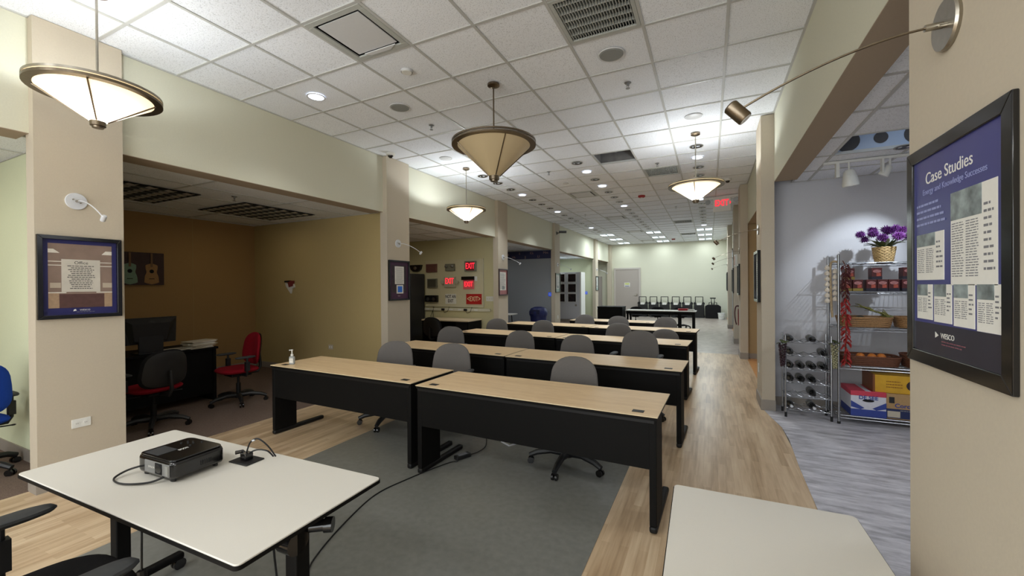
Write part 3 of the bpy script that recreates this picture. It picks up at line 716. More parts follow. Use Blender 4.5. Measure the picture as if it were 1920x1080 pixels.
def art_office(t, a, b):
    box('mat_board', (-a, a, -b, b, .002, .005), M_navy, t)
    x0, x1, y0, y1 = -a+.032, a-.03, -b+.055, b-.03
    box('photo', (x0, x1, y0, y1, .005, .0056), mat('office_photo_wall', (132, 112, 100), .5, noise=.1, scale=10), t)
    box('photo_floor', (x0+.06, x1-.05, y0, y0+.11, .0056, .0060), mat('office_photo_floor', (82, 56, 52), .5, noise=.15, scale=30), t)
    mw = mat('photo_white', (214, 208, 196), .5, noise=.05); mt = mat('photo_tan', (160, 134, 108), .5, noise=.1)
    box('photo_desk', (x0, x0+.06, y0, y0+.12, .0056, .0061), mt, t); box('photo_desk', (x1-.05, x1, y0, y0+.12, .0056, .0061), mt, t)
    box('photo_desk_top', (x0, x0+.10, y0+.118, y0+.126, .0061, .0065), mw, t); box('photo_desk_top', (x1-.10, x1, y0+.118, y0+.126, .0061, .0065), mw, t)
    for y in (.315, .285): box('photo_light_strip', (x0, x1, y0+y+.05, y0+y+.056, .0056, .0061), mw, t)
    MB().prism([(x0, y1-.075), (x0, y1-.045), (x0+.03, y1-.045), (x0+.065, y1-.075)], .0056, .0061).obj('photo_ceiling_light', mw, t)
    MB().prism([(x1, y1-.075), (x1, y1-.045), (x1-.04, y1-.045), (x1-.065, y1-.075)], .0056, .0061).obj('photo_ceiling_light', mw, t)
    box('photo_box', (x0+.01, x0+.07, y0+.16, y0+.20, .0056, .0061), mat('photo_beige', (178, 164, 146), .5), t)
    box('photo_box', (x1-.06, x1, y0+.16, y0+.20, .0056, .0061), mat('photo_beige', (178, 164, 146), .5), t)
    MB().box(-.115, .115, -.115, .145, .0066, .0072).obj('text_panel', mat('translucent_panel', (196, 190, 178), .5, noise=.06, scale=14), t, bevel=.006)
    text('title', 'Office', .034, M_inkd, t, (0, .118, .0074), .0002)
    lines(t, -.085, .085, -.095, .10, 13, M_inkd, .0074, .35, center=True)
    text('logo_text', 'WESCO', .018, M_paper, t, (.02, -b+.034, .0054), .0002); lines(t, -.03, .08, -b+.014, -b+.024, 1, M_ink, .0052, .1)
    MB().prism([(-.05, -b+.026), (-.03, -b+.030), (-.035, -b+.044), (-.045, -b+.040)], .005, .0056).obj('logo_mark', M_paper, t)
frame('E', 1.515, .50, .655, 1.655, 'black framed blue Office poster with interior photo on nearest left pillar', art_office, fw=.03)
def art_purple(t, a, b):
    box('mat_board', (-a, a, -b, b, .002, .005), M_purple, t)
    box('dark_picture', (-a+.05, a-.04, -b+.10, b-.05, .005, .0056), mat('dark_mottled_photo', (52, 40, 46), .4, noise=.5, scale=16), t)
    box('paper', (-.10, .12, -.06, .23, .0058, .0066), M_paper, t, bevel=.001); lines(t, -.085, .105, -.05, .215, 17, M_ink, .0067, .2, center=True)
    box('white_card', (-.06, .10, -.215, -.075, .0058, .008), M_paper, t); box('blue_square', (-.035, .075, -.195, -.095, .008, .0088), mat('bright_blue_print', (40, 110, 210), .5), t)
    text('logo_text', 'WESCO', .016, M_paper, t, (0, -b+.045, .0054), .0002)
frame('E', 5.325, .50, .655, 1.665, 'black framed purple poster with paper and blue square on second left pillar', art_purple)
def art_doc(ca, cb):
    def f(t, a, b):
        box('mat_board', (-a, a, -b, b, .002, .005), ca, t)
        box('paper', (-a+.04, a-.05, -b+.10, b-.05, .005, .0058), M_paper, t); lines(t, -a+.06, a-.07, -b+.14, b-.08, 14, M_ink, .0060, .3)
        box('lower_photo', (-.05, .08, -b+.12, -b+.20, .0064, .0070), cb, t)
    return f
frame('E', 9.12, .48, .655, 1.655, 'black framed red edged document poster on third left pillar', art_doc(mat('rose_print', (170, 110, 110), .5, noise=.1), M_photo1), mat('maroon_frame', (54, 26, 32), .4))
frame('E', 13.2, .48, .655, 1.655, 'black framed pale green document poster on fourth left pillar', art_doc(mat('sage_print', (170, 186, 176), .5, noise=.1), M_photo1))
frame('E', 18.56, .42, .655, 1.65, 'black framed pale poster on the farthest left pillar', art_doc(mat('sage_print', (170, 186, 176), .5), M_photo1))
for yc, l in ((6.29, 'black framed poster seen edge on, on the right pillar by the wine rack'), (10.15, 'black framed poster seen edge on, second far right pillar'), (12.6, 'black framed poster seen edge on, third far right pillar'), (16.7, 'black framed poster seen edge on, farthest right pillar')):
    frame('W', yc, .50, .66, 1.66, l, art_doc(mat('pale_poster', (200, 206, 210), .4, noise=.05), M_photo1), fw=.035, depth=.035)

# outlets and switches
def outlet(side, y, z, label, w=.115, hgt=.07, m=None):
    t = thing('wall_outlet', label, 'outlet', (PL if side == 'E' else PR, y, z), FACE[side])
    box('plate', (-w/2, w/2, -hgt/2, hgt/2, 0, .006), m or M_whitepl, t, .0015)
    s = MB(); horizontal = w > hgt
    for k in (-1, 1):
        ox, oy = (k*.026, 0) if horizontal else (0, k*.02)
        MB().lathe([(0, .006), (.016, .006), (.016, .0075), (0, .0075)], 16, cap=False).obj('socket', M_whitepl, t, loc=(ox, oy, 0))
        s.box(ox-.006, ox-.004, oy-.005, oy+.004, .0075, .0078).box(ox+.004, ox+.006, oy-.005, oy+.004, .0075, .0078)
    s.obj('slots', M_dark, t)
outlet('E', 1.505, .475, 'white horizontal double outlet low on the nearest left pillar')
outlet('E', 13.2, .5, 'white outlet low on the fourth left pillar', .07, .115)
outlet('E', 18.56, .53, 'white outlet low on the farthest left pillar', .07, .115)
outlet('W', 6.30, .46, 'white outlet low on the right pillar beside the wine rack', .07, .115)

# ================================================================ DESKS
def make_desk():
    w, d = .96, .31
    t = thing('training_desk', '', 'desk', (0, 0, 0), group='rows of maple topped training desks')
    box('desktop', (-w, w, -d, d, .732, .740), M_desk, t, .001); box('underlay', (-w+.002, w-.002, -d+.002, d-.002, .714, .7325), M_black, t)
    e = MB().box(-w-.002, w+.002, -d-.002, -d, .7345, .7395).box(-w-.002, -w, -d, d, .7345, .7395).box(w, w+.002, -d, d, .7345, .7395).box(-w-.002, w+.002, d, d+.002, .7345, .7395)
    e.obj('edge_band', M_edge, t)
    box('modesty_panel', (-w+.045, w-.045, -d+.012, -d+.03, .40, .712), M_black, t, .002)
    box('top_rail', (-w+.02, w-.02, -d+.002, -d+.04, .695, .715), M_blackmetal, t)
    for s in (-1, 1):
        x0, x1 = sorted((s*(w-.008), s*(w-.052)))
        box('leg_panel', (x0, x1, -d+.01, -d+.26, .045, .714), M_black, t, .004)
        l = MB(); l.box(x0-.002, x1+.002, -d+.004, d-.01, 0.004, .045)
        l.obj('foot', M_blackmetal, t, bevel=.012)
        gxx = s*(w-.13); MB().box(gxx-.037, gxx+.037, -d+.055, -d+.105, .7401, .7425).obj('grommet', M_plastic, t, bevel=.002)
    return t
D0 = make_desk(); first = [True]
desks = [(-1.245, 3.025, -.033, 'maple topped black desk, front row, right, nearest the camera'), (-3.245, 3.12, -.03, 'maple topped black desk, front row, left, holding the sanitizer bottle'),
         (-1.185, 4.57, -.05, 'maple topped desk, second row, right'), (-3.125, 4.69, -.055, 'maple topped desk, second row, left'),
         (-1.21, 6.38, -.07, 'maple topped desk, third row, right'), (-3.15, 6.54, -.07, 'maple topped desk, third row, left'),
         (-1.15, 8.14, -.075, 'maple topped desk, fourth row, right'), (-3.09, 8.33, -.075, 'maple topped desk, fourth row, left'),
         (-2.03, 9.66, -.08, 'maple topped desk alone in the fifth and farthest row')]
for x, y, r, l in desks:
    if first[0]: D0.location = (x, y, 0); D0.rotation_euler = (0, 0, r); D0['label'] = l; first[0] = False
    else: dup(D0, (x, y, 0), r, l)

# ================================================================ CHAIRS
RX = lambda a: Matrix.Rotation(a, 4, 'X')
def make_chair(back_m, seat_m, label, cat='office chair', group=None, arms=True, bw=.45, bh=.44, bz=.69, shell=True, dz=0, aw=.268, ar=.075):
    t = thing('task_chair', label, cat, (0, 0, 0), group=group)
    M = Matrix.Translation((0, .21, bz+dz)) @ RX(math.radians(84))
    MB().pad(bw, bh, .065, M, curve=.045, taper=.10, p=3.4, topround=.8).obj('backrest', back_m, t)
    if shell: MB().pad(bw*.93, bh*.93, .02, Matrix.Translation((0, .245, bz+dz)) @ RX(math.radians(84)), curve=.045, taper=.10, p=3.4, n=24, rings=3, topround=.8).obj('back_shell', M_plastic, t)
    MB().pad(.48, .46, .08, Matrix.Translation((0, -.02, .455+dz)), curve=.0, p=3.2, taper=-.06).obj('seat', seat_m, t)
    MB().box(-.12, .12, -.13, .12, .375+dz, .41+dz).obj('seat_mechanism', M_blackmetal, t, bevel=.01)
    MB().tube([(0, .10, .39+dz), (0, .25, .39+dz), (0, .29, .46+dz), (0, .272, bz-.02+dz)], [.02, .022, .02, .016], 8).obj('back_support', M_plastic, t)
    MB().cyl((0, 0, .10), (0, 0, .27), .028).cyl((0, 0, .27), (0, 0, .38+dz), .015).obj('gas_lift', M_blackmetal, t)
    MB().lathe([(0, .075), (.045, .075), (.05, .12), (.035, .135), (0, .135)], 20, cap=False).obj('hub', M_plastic, t)
    for k in range(5):
        a = -PI/2+k*2*PI/5; c, s = math.cos(a), math.sin(a)
        L = MB().tube([(.03*c, .03*s, .105), (.15*c, .15*s, .118), (.27*c, .27*s, .098), (.335*c, .335*s, .070)], [.032, .028, .025, .021], 8).obj('base_arm', M_plastic, t)
        cb = MB(); px, py = .325*c, .325*s
        for q in (-1, 1): cb.cyl((px-s*q*.008, py+c*q*.008, .028), (px-s*q*.024, py+c*q*.024, .028), .028, n=14)
        cb.cyl((px, py, .03), (px, py, .062), .009, n=8); cb.obj('caster', M_gloss, t)
    if arms:
        for s in (-1, 1):
            MB().tube([(s*.12, -.01, .392+dz), (s*(aw-.023), -.01, .395+dz), (s*aw, -.01, .44+dz), (s*aw, -.01, .632+dz)], .014, 8).box(s*aw-.022, s*aw+.022, -.035, .015, .46+dz, .58+dz).obj('arm_post', M_plastic, t)
            MB().pad(ar, .26, .032, Matrix.Translation((s*aw, -.03, .642+dz)), n=20, rings=4, p=2.6).obj('armrest', M_rubber, t)
    MB().cyl((-.10, .03, .385+dz), (-.26, .04, .375+dz), .006).ball((-.265, .04, .375+dz), .018, .012, .008, 8, 5).obj('lever', M_plastic, t)
    return t
G0 = make_chair(M_fab, M_fab, '', group='grey fabric chairs behind the desks')
GT = make_chair(M_fab, M_fab, '', group='grey fabric chairs behind the desks', dz=.085)
GL = make_chair(M_fab, M_fab, '', group='grey fabric chairs behind the desks', dz=-.07)
u = set()
chairs = [(-3.33, 3.66, .32, 0, 'grey fabric chair behind the front left desk, nearer the ochre wall'), (-2.60, 3.75, .25, 0, 'grey fabric chair behind the front left desk, near the gap between desks'),
          (-1.12, 3.44, -.02, 0, 'grey fabric chair behind the front right desk, closest to the camera'),
          (-3.72, 5.42, .35, 0, 'grey fabric chair behind the second row desk, leftmost of that row'), (-2.47, 5.27, .1, 0, 'grey fabric chair behind the second row, left of the desk joint'),
          (-1.55, 5.07, .12, 0, 'grey fabric chair behind the second row right desk, beside the tall one'), (-.79, 5.09, -.05, 1, 'tall raised grey fabric chair behind the second row right desk'),
          (-3.79, 7.12, .25, 0, 'grey fabric chair behind the third row desk, leftmost of that row'), (-2.83, 7.08, .05, 2, 'grey fabric chair behind the third row, against the fourth pillar'),
          (-1.41, 6.98, .0, 3, 'grey fabric chair behind the third row right desk, left of the low one'), (-.66, 6.92, 0, 4, 'low grey fabric chair partly hidden by the tall raised chair'),
          (-2.50, 8.82, .1, 3, 'grey fabric chair in the fourth row, leftmost and farthest from the aisle'), (-1.72, 8.62, .1, 3, 'grey fabric chair in the fourth row, middle of the three'),
          (-.80, 8.60, 0, 2, 'grey fabric chair in the fourth row, nearest the aisle')]
for x, y, r, kind, l in chairs:
    p = GT if kind in (1,) else GL if kind == 4 else G0
    if id(p) not in u: u.add(id(p)); p.location = (x, y, 0); p.rotation_euler = (0, 0, r); p['label'] = l
    else: dup(p, (x, y, 0), r, l)

# bay 1 chairs, near black chair, blue chair, black chairs in other bays
c = make_chair(M_red, M_red, 'red fabric office chair beyond the end of the dark computer desk', bw=.42, bh=.44, bz=.72); c.location = (-5.80, 3.45, 0); c.rotation_euler = (0, 0, -.12)
c = make_chair(M_blackfab, M_red, 'black backed office chair with red seat, its back to the hall, at the computer desk', bw=.48, bh=.42, bz=.68); c.location = (-5.62, 2.42, 0); c.rotation_euler = (0, 0, -PI/2+.15)
c = make_chair(M_bluefab, M_bluefab, 'blue fabric office chair cut by the left edge of the photo', bw=.46, bh=.46, bz=.74, shell=False); c.location = (-5.56, 1.10, 0); c.rotation_euler = (0, 0, -PI/2)
c = make_chair(M_blackfab, M_blackfab, 'black office chair in the near left corner pushed to the projector table', bw=.5, bh=.5, bz=.80, dz=.045, aw=.36, ar=.10); c.location = (-2.035, .53, 0); c.rotation_euler = (0, 0, PI-.04)
c = make_chair(M_blackfab, M_blackfab, 'black office chair at the work desk under the exit sign display', bw=.5, bh=.44, bz=.66); c.location = (-5.62, 7.75, 0); c.rotation_euler = (0, 0, PI)
c = make_chair(M_blackfab, M_blackfab, 'black office chair far away beside the last left pillar', bw=.46, bh=.5, bz=.80); c.location = (-5.15, 19.6, 0); c.rotation_euler = (0, 0, .6)

# ================================================================ PROJECTOR TABLE
def rounded(x0, x1, y0, y1, r, n=5):
    P = []
    for cx, cy, a0 in ((x1-r, y1-r, 0), (x0+r, y1-r, PI/2), (x0+r, y0+r, PI), (x1-r, y0+r, 3*PI/2)):
        for k in range(n+1): a = a0+k*PI/2/n; P.append((cx+r*math.cos(a), cy+r*math.sin(a)))
    return P
def white_table(label, loc, rz, hx, hy, posts=True):
    t = thing('folding_table', label, 'table', loc, rz, 'white topped folding tables')
    MB().prism(rounded(-hx, hx, -hy, hy, .018), .729, .740).obj('tabletop', M_white, t, bevel=.0015)
    MB().prism(rounded(-hx-.003, hx+.003, -hy-.003, hy+.003, .02), .722, .735).obj('edge_trim', M_black, t)
    for s in (-1, 1):
        long_x = hx > hy
        px, py = (s*(hx-.13), 0) if long_x else (0, s*(hy-.13))
        MB().box(px-.03, px+.03, py-.03, py+.03, .09, .69).obj('leg_post', M_black, t, bevel=.006)
        f = MB().box(px-.025, px+.025, -.27, .27, .055, .09) if long_x else MB().box(-.27, .27, py-.025, py+.025, .055, .09)
        f.obj('foot', M_black, t, bevel=.01)
        for q in (-1, 1):
            cx, cy = (px, q*.25) if long_x else (q*.25, py)
            cb = MB(); cb.cyl((cx-.018, cy, .03), (cx-.004, cy, .03), .03, n=14).cyl((cx+.004, cy, .03), (cx+.018, cy, .03), .03, n=14).cyl((cx, cy, .03), (cx, cy, .06), .008)
            cb.obj('caster', M_gloss, t)
        h = MB().box(px-.035, px+.035, py-.18 if long_x else py-.035, py+.18 if long_x else py+.035, .685, .712)
        h.obj('hinge_bracket', M_blackmetal, t)
        kx, ky = (px, -.0) if long_x else (0, py)
        MB().cyl((px+.03, py+.03, .655), (px+.075, py+.06, .655), .022, n=14).cyl((px+.075, py+.06, .655), (px+.10, py+.075, .655), .028, n=14).cyl((px-.035, py-.02, .62), (px+.03, py-.02, .62), .045, n=20).obj('knob', M_gloss, t)
    b = MB().cyl((-hx+.13, 0, .60), (hx-.13, 0, .60), .013) if hx > hy else MB().cyl((0, -hy+.13, .60), (0, hy-.13, .60), .013)
    b.obj('cross_bar', M_blackmetal, t)
    return t
white_table('white topped table on black legs in the near left, carrying the projector', (-2.035, 1.025, 0), .026, .765, .305)
white_table('white topped table cut off at the bottom right of the photo', (.178, 1.06, 0), .02, .297, .76)

# projector
pj = thing('projector', 'black video projector with grey lens end on the white table', 'projector', (-2.165, 1.035, .741), PI/2+.04); pj.scale = (.70, 1.38, 1)
MB().prism(rounded(-.155, .155, -.10, .095, .03), .016, .088).obj('body', M_gloss, pj, bevel=.012)
MB().prism(rounded(-.15, .15, -.095, .09, .03), .088, .094).obj('top_cover', M_gloss, pj, bevel=.003)
MB().box(-.158, -.150, -.085, .045, .026, .078).obj('front_panel', mat('grey_projector_panel', (128, 128, 126), .4, noise=.05), pj, bevel=.003)
MB().box(-.162, -.157, -.05, -.015, .030, .076).obj('lens_opening', M_dark, pj, bevel=.002)
MB().cyl((-.155, -.033, .053), (-.163, -.033, .053), .017, n=20).obj('lens', M_gloss, pj)
MB().box(-.162, -.158, -.083, -.068, .032, .072).obj('lens_shutter_tab', mat('grey_projector_tab', (150, 150, 146), .4), pj)
box('lamp_door', (-.13, -.02, .0, .075, .094, .0955), mat('grey_projector_door', (58, 60, 64), .35, noise=.05), pj, .002)
o = text('logo_text', 'EPSON', .018, M_paper, pj, (.0, -.01, .0945), .0002); o.rotation_euler = (0, 0, -.0)
o = text('front_logo_text', 'EPSON', .012, M_paper, pj, (-.1585, .005, .052), .0002); o.rotation_euler = (PI/2, 0, -PI/2)
for k, (x, y) in enumerate(((.07, .03), (.085, .045), (.10, .03), (.085, .015), (.05, .05), (.05, .0), (.12, .0))): MB().lathe([(0, .094), (.005, .094), (.005, .097), (0, .097)], 12, cap=False).obj('button', M_plastic, pj, loc=(x, y, 0))
for k in range(6): box('vent_slat', (.0+.012*k, .004+.012*k, -.1008, -.099, .040, .060), M_dark, pj)
for x, y in ((-.12, -.07), (.12, -.07), (.12, .07), (-.12, .07)): MB().cyl((x, y, 0), (x, y, .018), .012).obj('foot', M_plastic, pj)
MB().tube(smooth([(-.10, .09, .03), (-.18, .115, .02), (-.25, .11, .008), (-.275, .07, .006), (-.26, .02, .006), (-.20, -.03, .008), (-.14, -.05, .02)]), .0042, 8).obj('cable', M_cord, pj)
pd = thing('table_power_port', 'black square power grommet with plugged cords at the back edge of white table', 'power outlet', (-1.985, 1.215, .7405), .05)
MB().box(-.062, .062, -.045, .045, 0, .006).obj('plate', M_plastic, pd, bevel=.002)
MB().box(-.02, .02, -.02, .02, .006, .04).obj('plug', M_gloss, pd, bevel=.005)
MB().tube(smooth([(0, 0, .04), (.012, .01, .085), (.05, .02, .105), (.09, .04, .07), (.105, .07, .01)]), .0035, 8).obj('cord', M_cord, pd)
MB().tube(smooth([(-.0, .0, .03), (.04, .02, .05), (.085, .04, .045), (.10, .062, .012)]), .0035, 8).obj('cord', M_cord, pd)
MB().tube([(-.01, 0, .03), (-.03, .0, .04), (-.05, -.02, .038)], .009, 8).obj('projector_plug', M_gloss, pd)
MB().tube([(.024, .012, .094), (.036, .016, .099)], .0045, 8).obj('silver_tie', M_whitemetal, pd)
cd = MB().tube([(-2.12, .88, .70), (-2.10, .86, .60), (-2.08, .85, .42)], .004, 8).tube([(-2.08, .85, .42), (-2.075, .85, .38), (-2.06, .85, .30)], [.016, .018, .008], 8)
tag(cd.obj('hanging_plug', M_cord), 'black power plug hanging on its cord below the projector table', 'plug')

# floor cord, power adapter, floor boxes
cp = [(-1.55, 1.05, .64), (-1.62, 1.10, .45), (-1.78, 1.25, .10), (-1.92, 1.45, .012), (-2.05, 1.63, .008), (-2.17, 1.94, .008), (-2.26, 2.32, .008), (-2.21, 2.62, .008), (-2.09, 3.0, .008), (-2.02, 3.08, .01)]
tag(MB().tube(smooth(cp), .0045, 8).obj('floor_cable', M_cord), 'long black cord snaking over the grey vinyl from the white table', 'cord')
ad = thing('power_adapter', 'black brick power adapter on the floor beside the front desk feet', 'adapter', (-2.03, 3.17, .003), 1.15)
MB().box(-.075, .075, -.03, .03, 0, .035).obj('case', M_plastic, ad, bevel=.006)
box('sticker', (-.045, .045, -.02, .02, .035, .036), M_ink, ad)
MB().tube(smooth([(.075, 0, .012), (.16, .0, .008), (.30, .06, .008), (.42, .20, .01), (.46, .28, .06), (.44, .32, .35)]), .004, 8).obj('cord', M_cord, ad)
fb_ = thing('floor_box', 'open grey metal floor socket box with raised lid under the front right desk', 'floor box', (-1.80, 3.66, .003), -.5)
MB().box(-.07, .07, -.05, .05, 0, .012).obj('base', M_whitemetal, fb_, bevel=.002)
MB().add([(-.06, -.04, .012), (.06, -.04, .012), (.06, .04, .012), (-.06, .04, .012), (-.06, -.03, .06), (.06, -.03, .06), (.06, .03, .03), (-.06, .03, .03)], [(0, 3, 2, 1), (4, 5, 6, 7), (0, 1, 5, 4), (1, 2, 6, 5), (2, 3, 7, 6), (3, 0, 4, 7)]).obj('socket_housing', mat('putty_plastic', (120, 116, 104), .5, noise=.1), fb_)
fp = thing('floor_plate', 'flat pale metal floor plate beside the grey floor box', 'floor plate', (-2.06, 3.83, .003), -.35)
MB().box(-.10, .10, -.05, .05, 0, .006).obj('plate', M_whitemetal, fp, bevel=.002)
MB().box(-.04, .04, -.02, .02, .006, .010).obj('hatch', M_ink, fp)

# sanitizer bottle
sb = thing('hand_sanitizer', 'clear pump bottle of hand sanitizer on the corner of the front left desk', 'bottle', (-4.03, 2.955, .7405), .3)
M_clear = mat('clear_gel_plastic', (214, 222, 224), .15, trans=.6, noise=.02)
MB().prism(rounded(-.028, .028, -.018, .018, .012), 0, .085).obj('bottle', M_clear, sb, bevel=.006)
MB().prism(rounded(-.022, .022, -.019, .019, .004), .018, .066).obj('label', M_paper, sb)
text('label_text', 'Hand', .012, M_ink, sb, (0, -.0195, .05), .0002).rotation_euler = (PI/2, 0, 0)
MB().lathe([(.014, .088), (.014, .108), (.006, .112), (.006, .148), (.012, .150), (.012, .158), (0, .160)], 16, cap=False).obj('pump', M_whitepl, sb)
MB().cyl((0, 0, .152), (-.032, 0, .150), .005).obj('nozzle', M_whitepl, sb)

# ================================================================ DARK BAY (computer desk, posters)
cdk = thing('computer_desk', 'black computer desk standing in the dark bay beside the nearest pillar', 'desk', (-6.55, 2.60, 0), 0)
box('desktop', (-.38, .32, -1.1, .84, .715, .745), M_black, cdk, .004)
box('modesty_panel', (.26, .285, -1.05, .80, .10, .71), M_black, cdk)
for y in (-1.06, .80): box('side_panel', (-.36, .30, y-.02, y+.02, 0, .714), M_black, cdk)
box('back_shelf', (-.36, -.30, -1.05, .79, .2, .71), M_black, cdk)
mo = thing('monitor', 'black flat computer monitor seen from behind on the dark desk', 'monitor', (-6.42, 2.72, .746), .02)
Mm = RX(0)
MB().add([(-.02, -.29, .12), (-.02, .29, .12), (.01, .29, .45), (.01, -.29, .45), (.02, -.29, .12), (.02, .29, .12), (.045, .29, .45), (.045, -.29, .45)], [(0, 3, 2, 1), (4, 5, 6, 7), (0, 1, 5, 4), (1, 2, 6, 5), (2, 3, 7, 6), (3, 0, 4, 7)]).obj('panel', M_plastic, mo, bevel=.004)
MB().add([(.02, -.2, .14), (.02, .2, .14), (.045, .29, .44), (.045, -.29, .44), (.065, -.17, .16), (.065, .17, .16), (.085, .20, .38), (.085, -.20, .38)], [(4, 5, 6, 7), (0, 1, 5, 4), (1, 2, 6, 5), (2, 3, 7, 6), (3, 0, 4, 7)]).obj('rear_cover', M_plastic, mo)
MB().box(.04, .07, -.13, .13, 0.01, .3).obj('stand', M_plastic, mo, bevel=.006); MB().box(-.08, .12, -.15, .15, 0, .015).obj('stand_base', M_plastic, mo, bevel=.004)
o = text('logo_text', 'DELL', .03, mat('dim_logo', (70, 70, 70), .4), mo, (.082, 0, .40), .0005); o.rotation_euler = (PI/2, 0, PI/2)
M_dpaper = mat('buff_paper', (190, 180, 160), .8, noise=.05)
for k in range(9):
    z = .746+k*.011; w = .20+random.uniform(-.03, .03)
    o = MB().box(-.11, .11, -w*.75, w*.75, 0, .010).obj('magazine', M_paper if k % 2 else M_dpaper, None, loc=(-6.34+random.uniform(-.02, .02), 3.25+random.uniform(-.02, .03), z), rot=(0, 0, random.uniform(-.25, .25)))
    tag(o, f'loose magazine, {ORD[k]} from the bottom of the pile on the dark computer desk', 'magazine', 'magazines piled on the computer desk')
o = MB().box(-.12, .12, -.15, .15, 0, .012).obj('folder', M_dpaper, None, loc=(-6.40, 3.0, .746), rot=(0, 0, .1)); tag(o, 'buff paper folder between monitor and magazine pile', 'folder')
# guitar picture
gt = thing('guitar_picture', 'dark unframed picture of two acoustic guitars on the brown bay wall', 'picture', (-8.195, 3.18, 1.88), FACE['E'])
box('canvas', (-.58, .50, -.26, .26, 0, .03), mat('dark_maroon_canvas', (64, 44, 44), .7, noise=.1, scale=14), gt)
def guitar(x, m, flip):
    pts = []
    for k in range(40):
        a = 2*PI*k/40; y = math.sin(a)*.17; w = .088*(1+.28*math.cos(2*(a-PI/2)) if False else 1); t = (y+.17)/.34
        w = .5*(.20-.045*t)*(1-.22*math.exp(-((t-.58)/.13)**2)); pts.append((x+w*math.cos(a)/max(.55, abs(math.cos(a)))*min(1, abs(math.cos(a))*1.8), y-.08))
    MB().prism(pts, .031, .036).obj('guitar_body', m, gt)
    MB().box(x-.014, x+.014, .03, .25, .036, .040).obj('guitar_neck', mat('guitar_neck_brown', (120, 90, 60), .6), gt)
    MB().lathe([(0, .036), (.03, .036), (.03, .038), (0, .038)], 20, cap=False).obj('sound_hole', M_dark, gt, loc=(x, -.04, 0))
    MB().box(x-.035, x+.035, -.165, -.155, .036, .039).obj('bridge', M_dark, gt)
guitar(.05, mat('mint_green_print', (120, 150, 130), .6, noise=.06), 0); guitar(.33, mat('honey_print', (160, 120, 72), .6, noise=.1), 0)
hb = thing('wall_note', 'small crumpled white and red wall hanging on ochre wall', 'wall decoration', (-7.13, 5.218, 1.57), FACE['S'])
MB().prism([(-.10, .02), (-.02, -.07), (.03, -.12), (.05, -.04), (.13, .0), (.11, .06), (.02, .05), (-.05, .07), (-.12, .08)], 0, .03).obj('ribbon', M_paper, hb)
MB().prism([(.0, .0), (.10, .02), (.12, .12), (-.04, .12)], .01, .045).obj('red_panel', mat('dull_red', (120, 40, 40), .7), hb)
MB().prism([(-.12, .09), (.02, .10), (.03, .125), (-.11, .12)], .01, .05).obj('dark_bar', M_dark, hb)
t = thing('wall_outlet', 'small ivory outlet low on the ochre bay wall', 'outlet', (-6.08, 5.218, .50), FACE['S']); box('plate', (-.055, .055, -.04, .04, 0, .006), M_dpaper, t)
for k in (-1, 1): box('socket', (k*.025-.012, k*.025+.012, -.014, .014, .006, .008), M_whitepl, t)

# ================================================================ EXIT SIGN DISPLAY BAY
YW = 9.04
bd = thing('display_board', 'cream display board mounted on the green wall behind the signs', 'board', (-6.01, YW, 1.645), FACE['S'])
box('panel', (-.89, .89, -.60, .61, 0, .025), mat('cream_board', (206, 200, 168), .7, noise=.03), bd, .003)
box('side_strip', (.89, .90, -.60, .61, 0, .04), M_wall, bd); box('bottom_strip', (-.89, .90, -.615, -.60, 0, .04), M_wall, bd)
M_gbox = mat('grey_sign_housing', (120, 120, 104), .5, noise=.04); M_gbox2 = mat('light_sign_housing', (176, 172, 150), .5, noise=.04)
def sign(name, x, z, label, cat='exit sign'): return thing(name, label, cat, (x, YW-.026, z), FACE['S'])
s = sign('sign_box', -6.68, 2.05, 'unlit brown sign box, top left on the display board', 'sign'); box('housing', (-.17, .17, -.11, .11, 0, .05), mat('brown_sign_box', (120, 80, 72), .5), s, .004); box('face', (-.15, .15, -.09, .09, .05, .054), mat('brown_sign_face', (104, 66, 60), .5, noise=.08), s)
s = sign('emergency_light', -6.09, 2.055, 'grey emergency light with two small lamps, top middle on display board', 'emergency light'); box('housing', (-.14, .14, -.09, .09, 0, .06), M_gbox, s, .01)
for k in (-1, 1): MB().lathe([(0, 0), (.03, 0), (.036, .03), (0, .034)], 16, cap=False).obj('lamp_head', M_chrome, s, loc=(k*.095, .02, .06))
s = sign('exit_sign', -5.47, 2.07, 'lit red exit sign in grey housing, top right on display board'); box('housing', (-.17, .17, -.13, .13, 0, .05), M_gbox, s, .006); box('face', (-.12, .12, -.11, .11, .05, .053), mat('dark_red_face', (120, 20, 30), .5), s)
text('lettering', 'EXIT', .21, M_exitred, s, (0, 0, .055), .002, bold=.003, sx=.62)
s = sign('sign_box', -6.66, 1.65, 'unlit dark grey sign box, middle left on the display board', 'sign'); box('housing', (-.155, .155, -.12, .12, 0, .05), M_gbox, s, .004); box('face', (-.13, .13, -.10, .10, .05, .053), mat('dark_sign_face', (74, 72, 58), .5, noise=.1), s)
s = sign('exit_sign', -6.10, 1.66, 'lit red exit sign with side lamp heads, centre of display board'); box('housing', (-.17, .17, -.12, .15, 0, .05), M_gbox2, s, .006)
text('lettering', 'EXIT', .21, M_exitred, s, (.0, .035, .052), .002, bold=.003, sx=.62)
for k in (-1, 1): MB().lathe([(0, 0), (.045, 0), (.055, .05), (.02, .06), (0, .06)], 16, cap=False).obj('lamp_head', M_gbox2, s, loc=(k*.22, .01, .01))
s = sign('exit_sign', -5.53, 1.66, 'clear panel exit sign glowing red under a dark canopy, right of display board')
box('canopy', (-.19, .19, .06, .15, 0, .08), M_gloss, s, .006); box('end_cap', (.19, .24, .03, .15, 0, .06), M_whitepl, s, .004)
box('clear_panel', (-.16, .16, -.17, .06, .03, .036), mat('clear_red_panel', (220, 120, 130), .2, alpha=.55, emit=(255, 60, 80), es=.06), s)
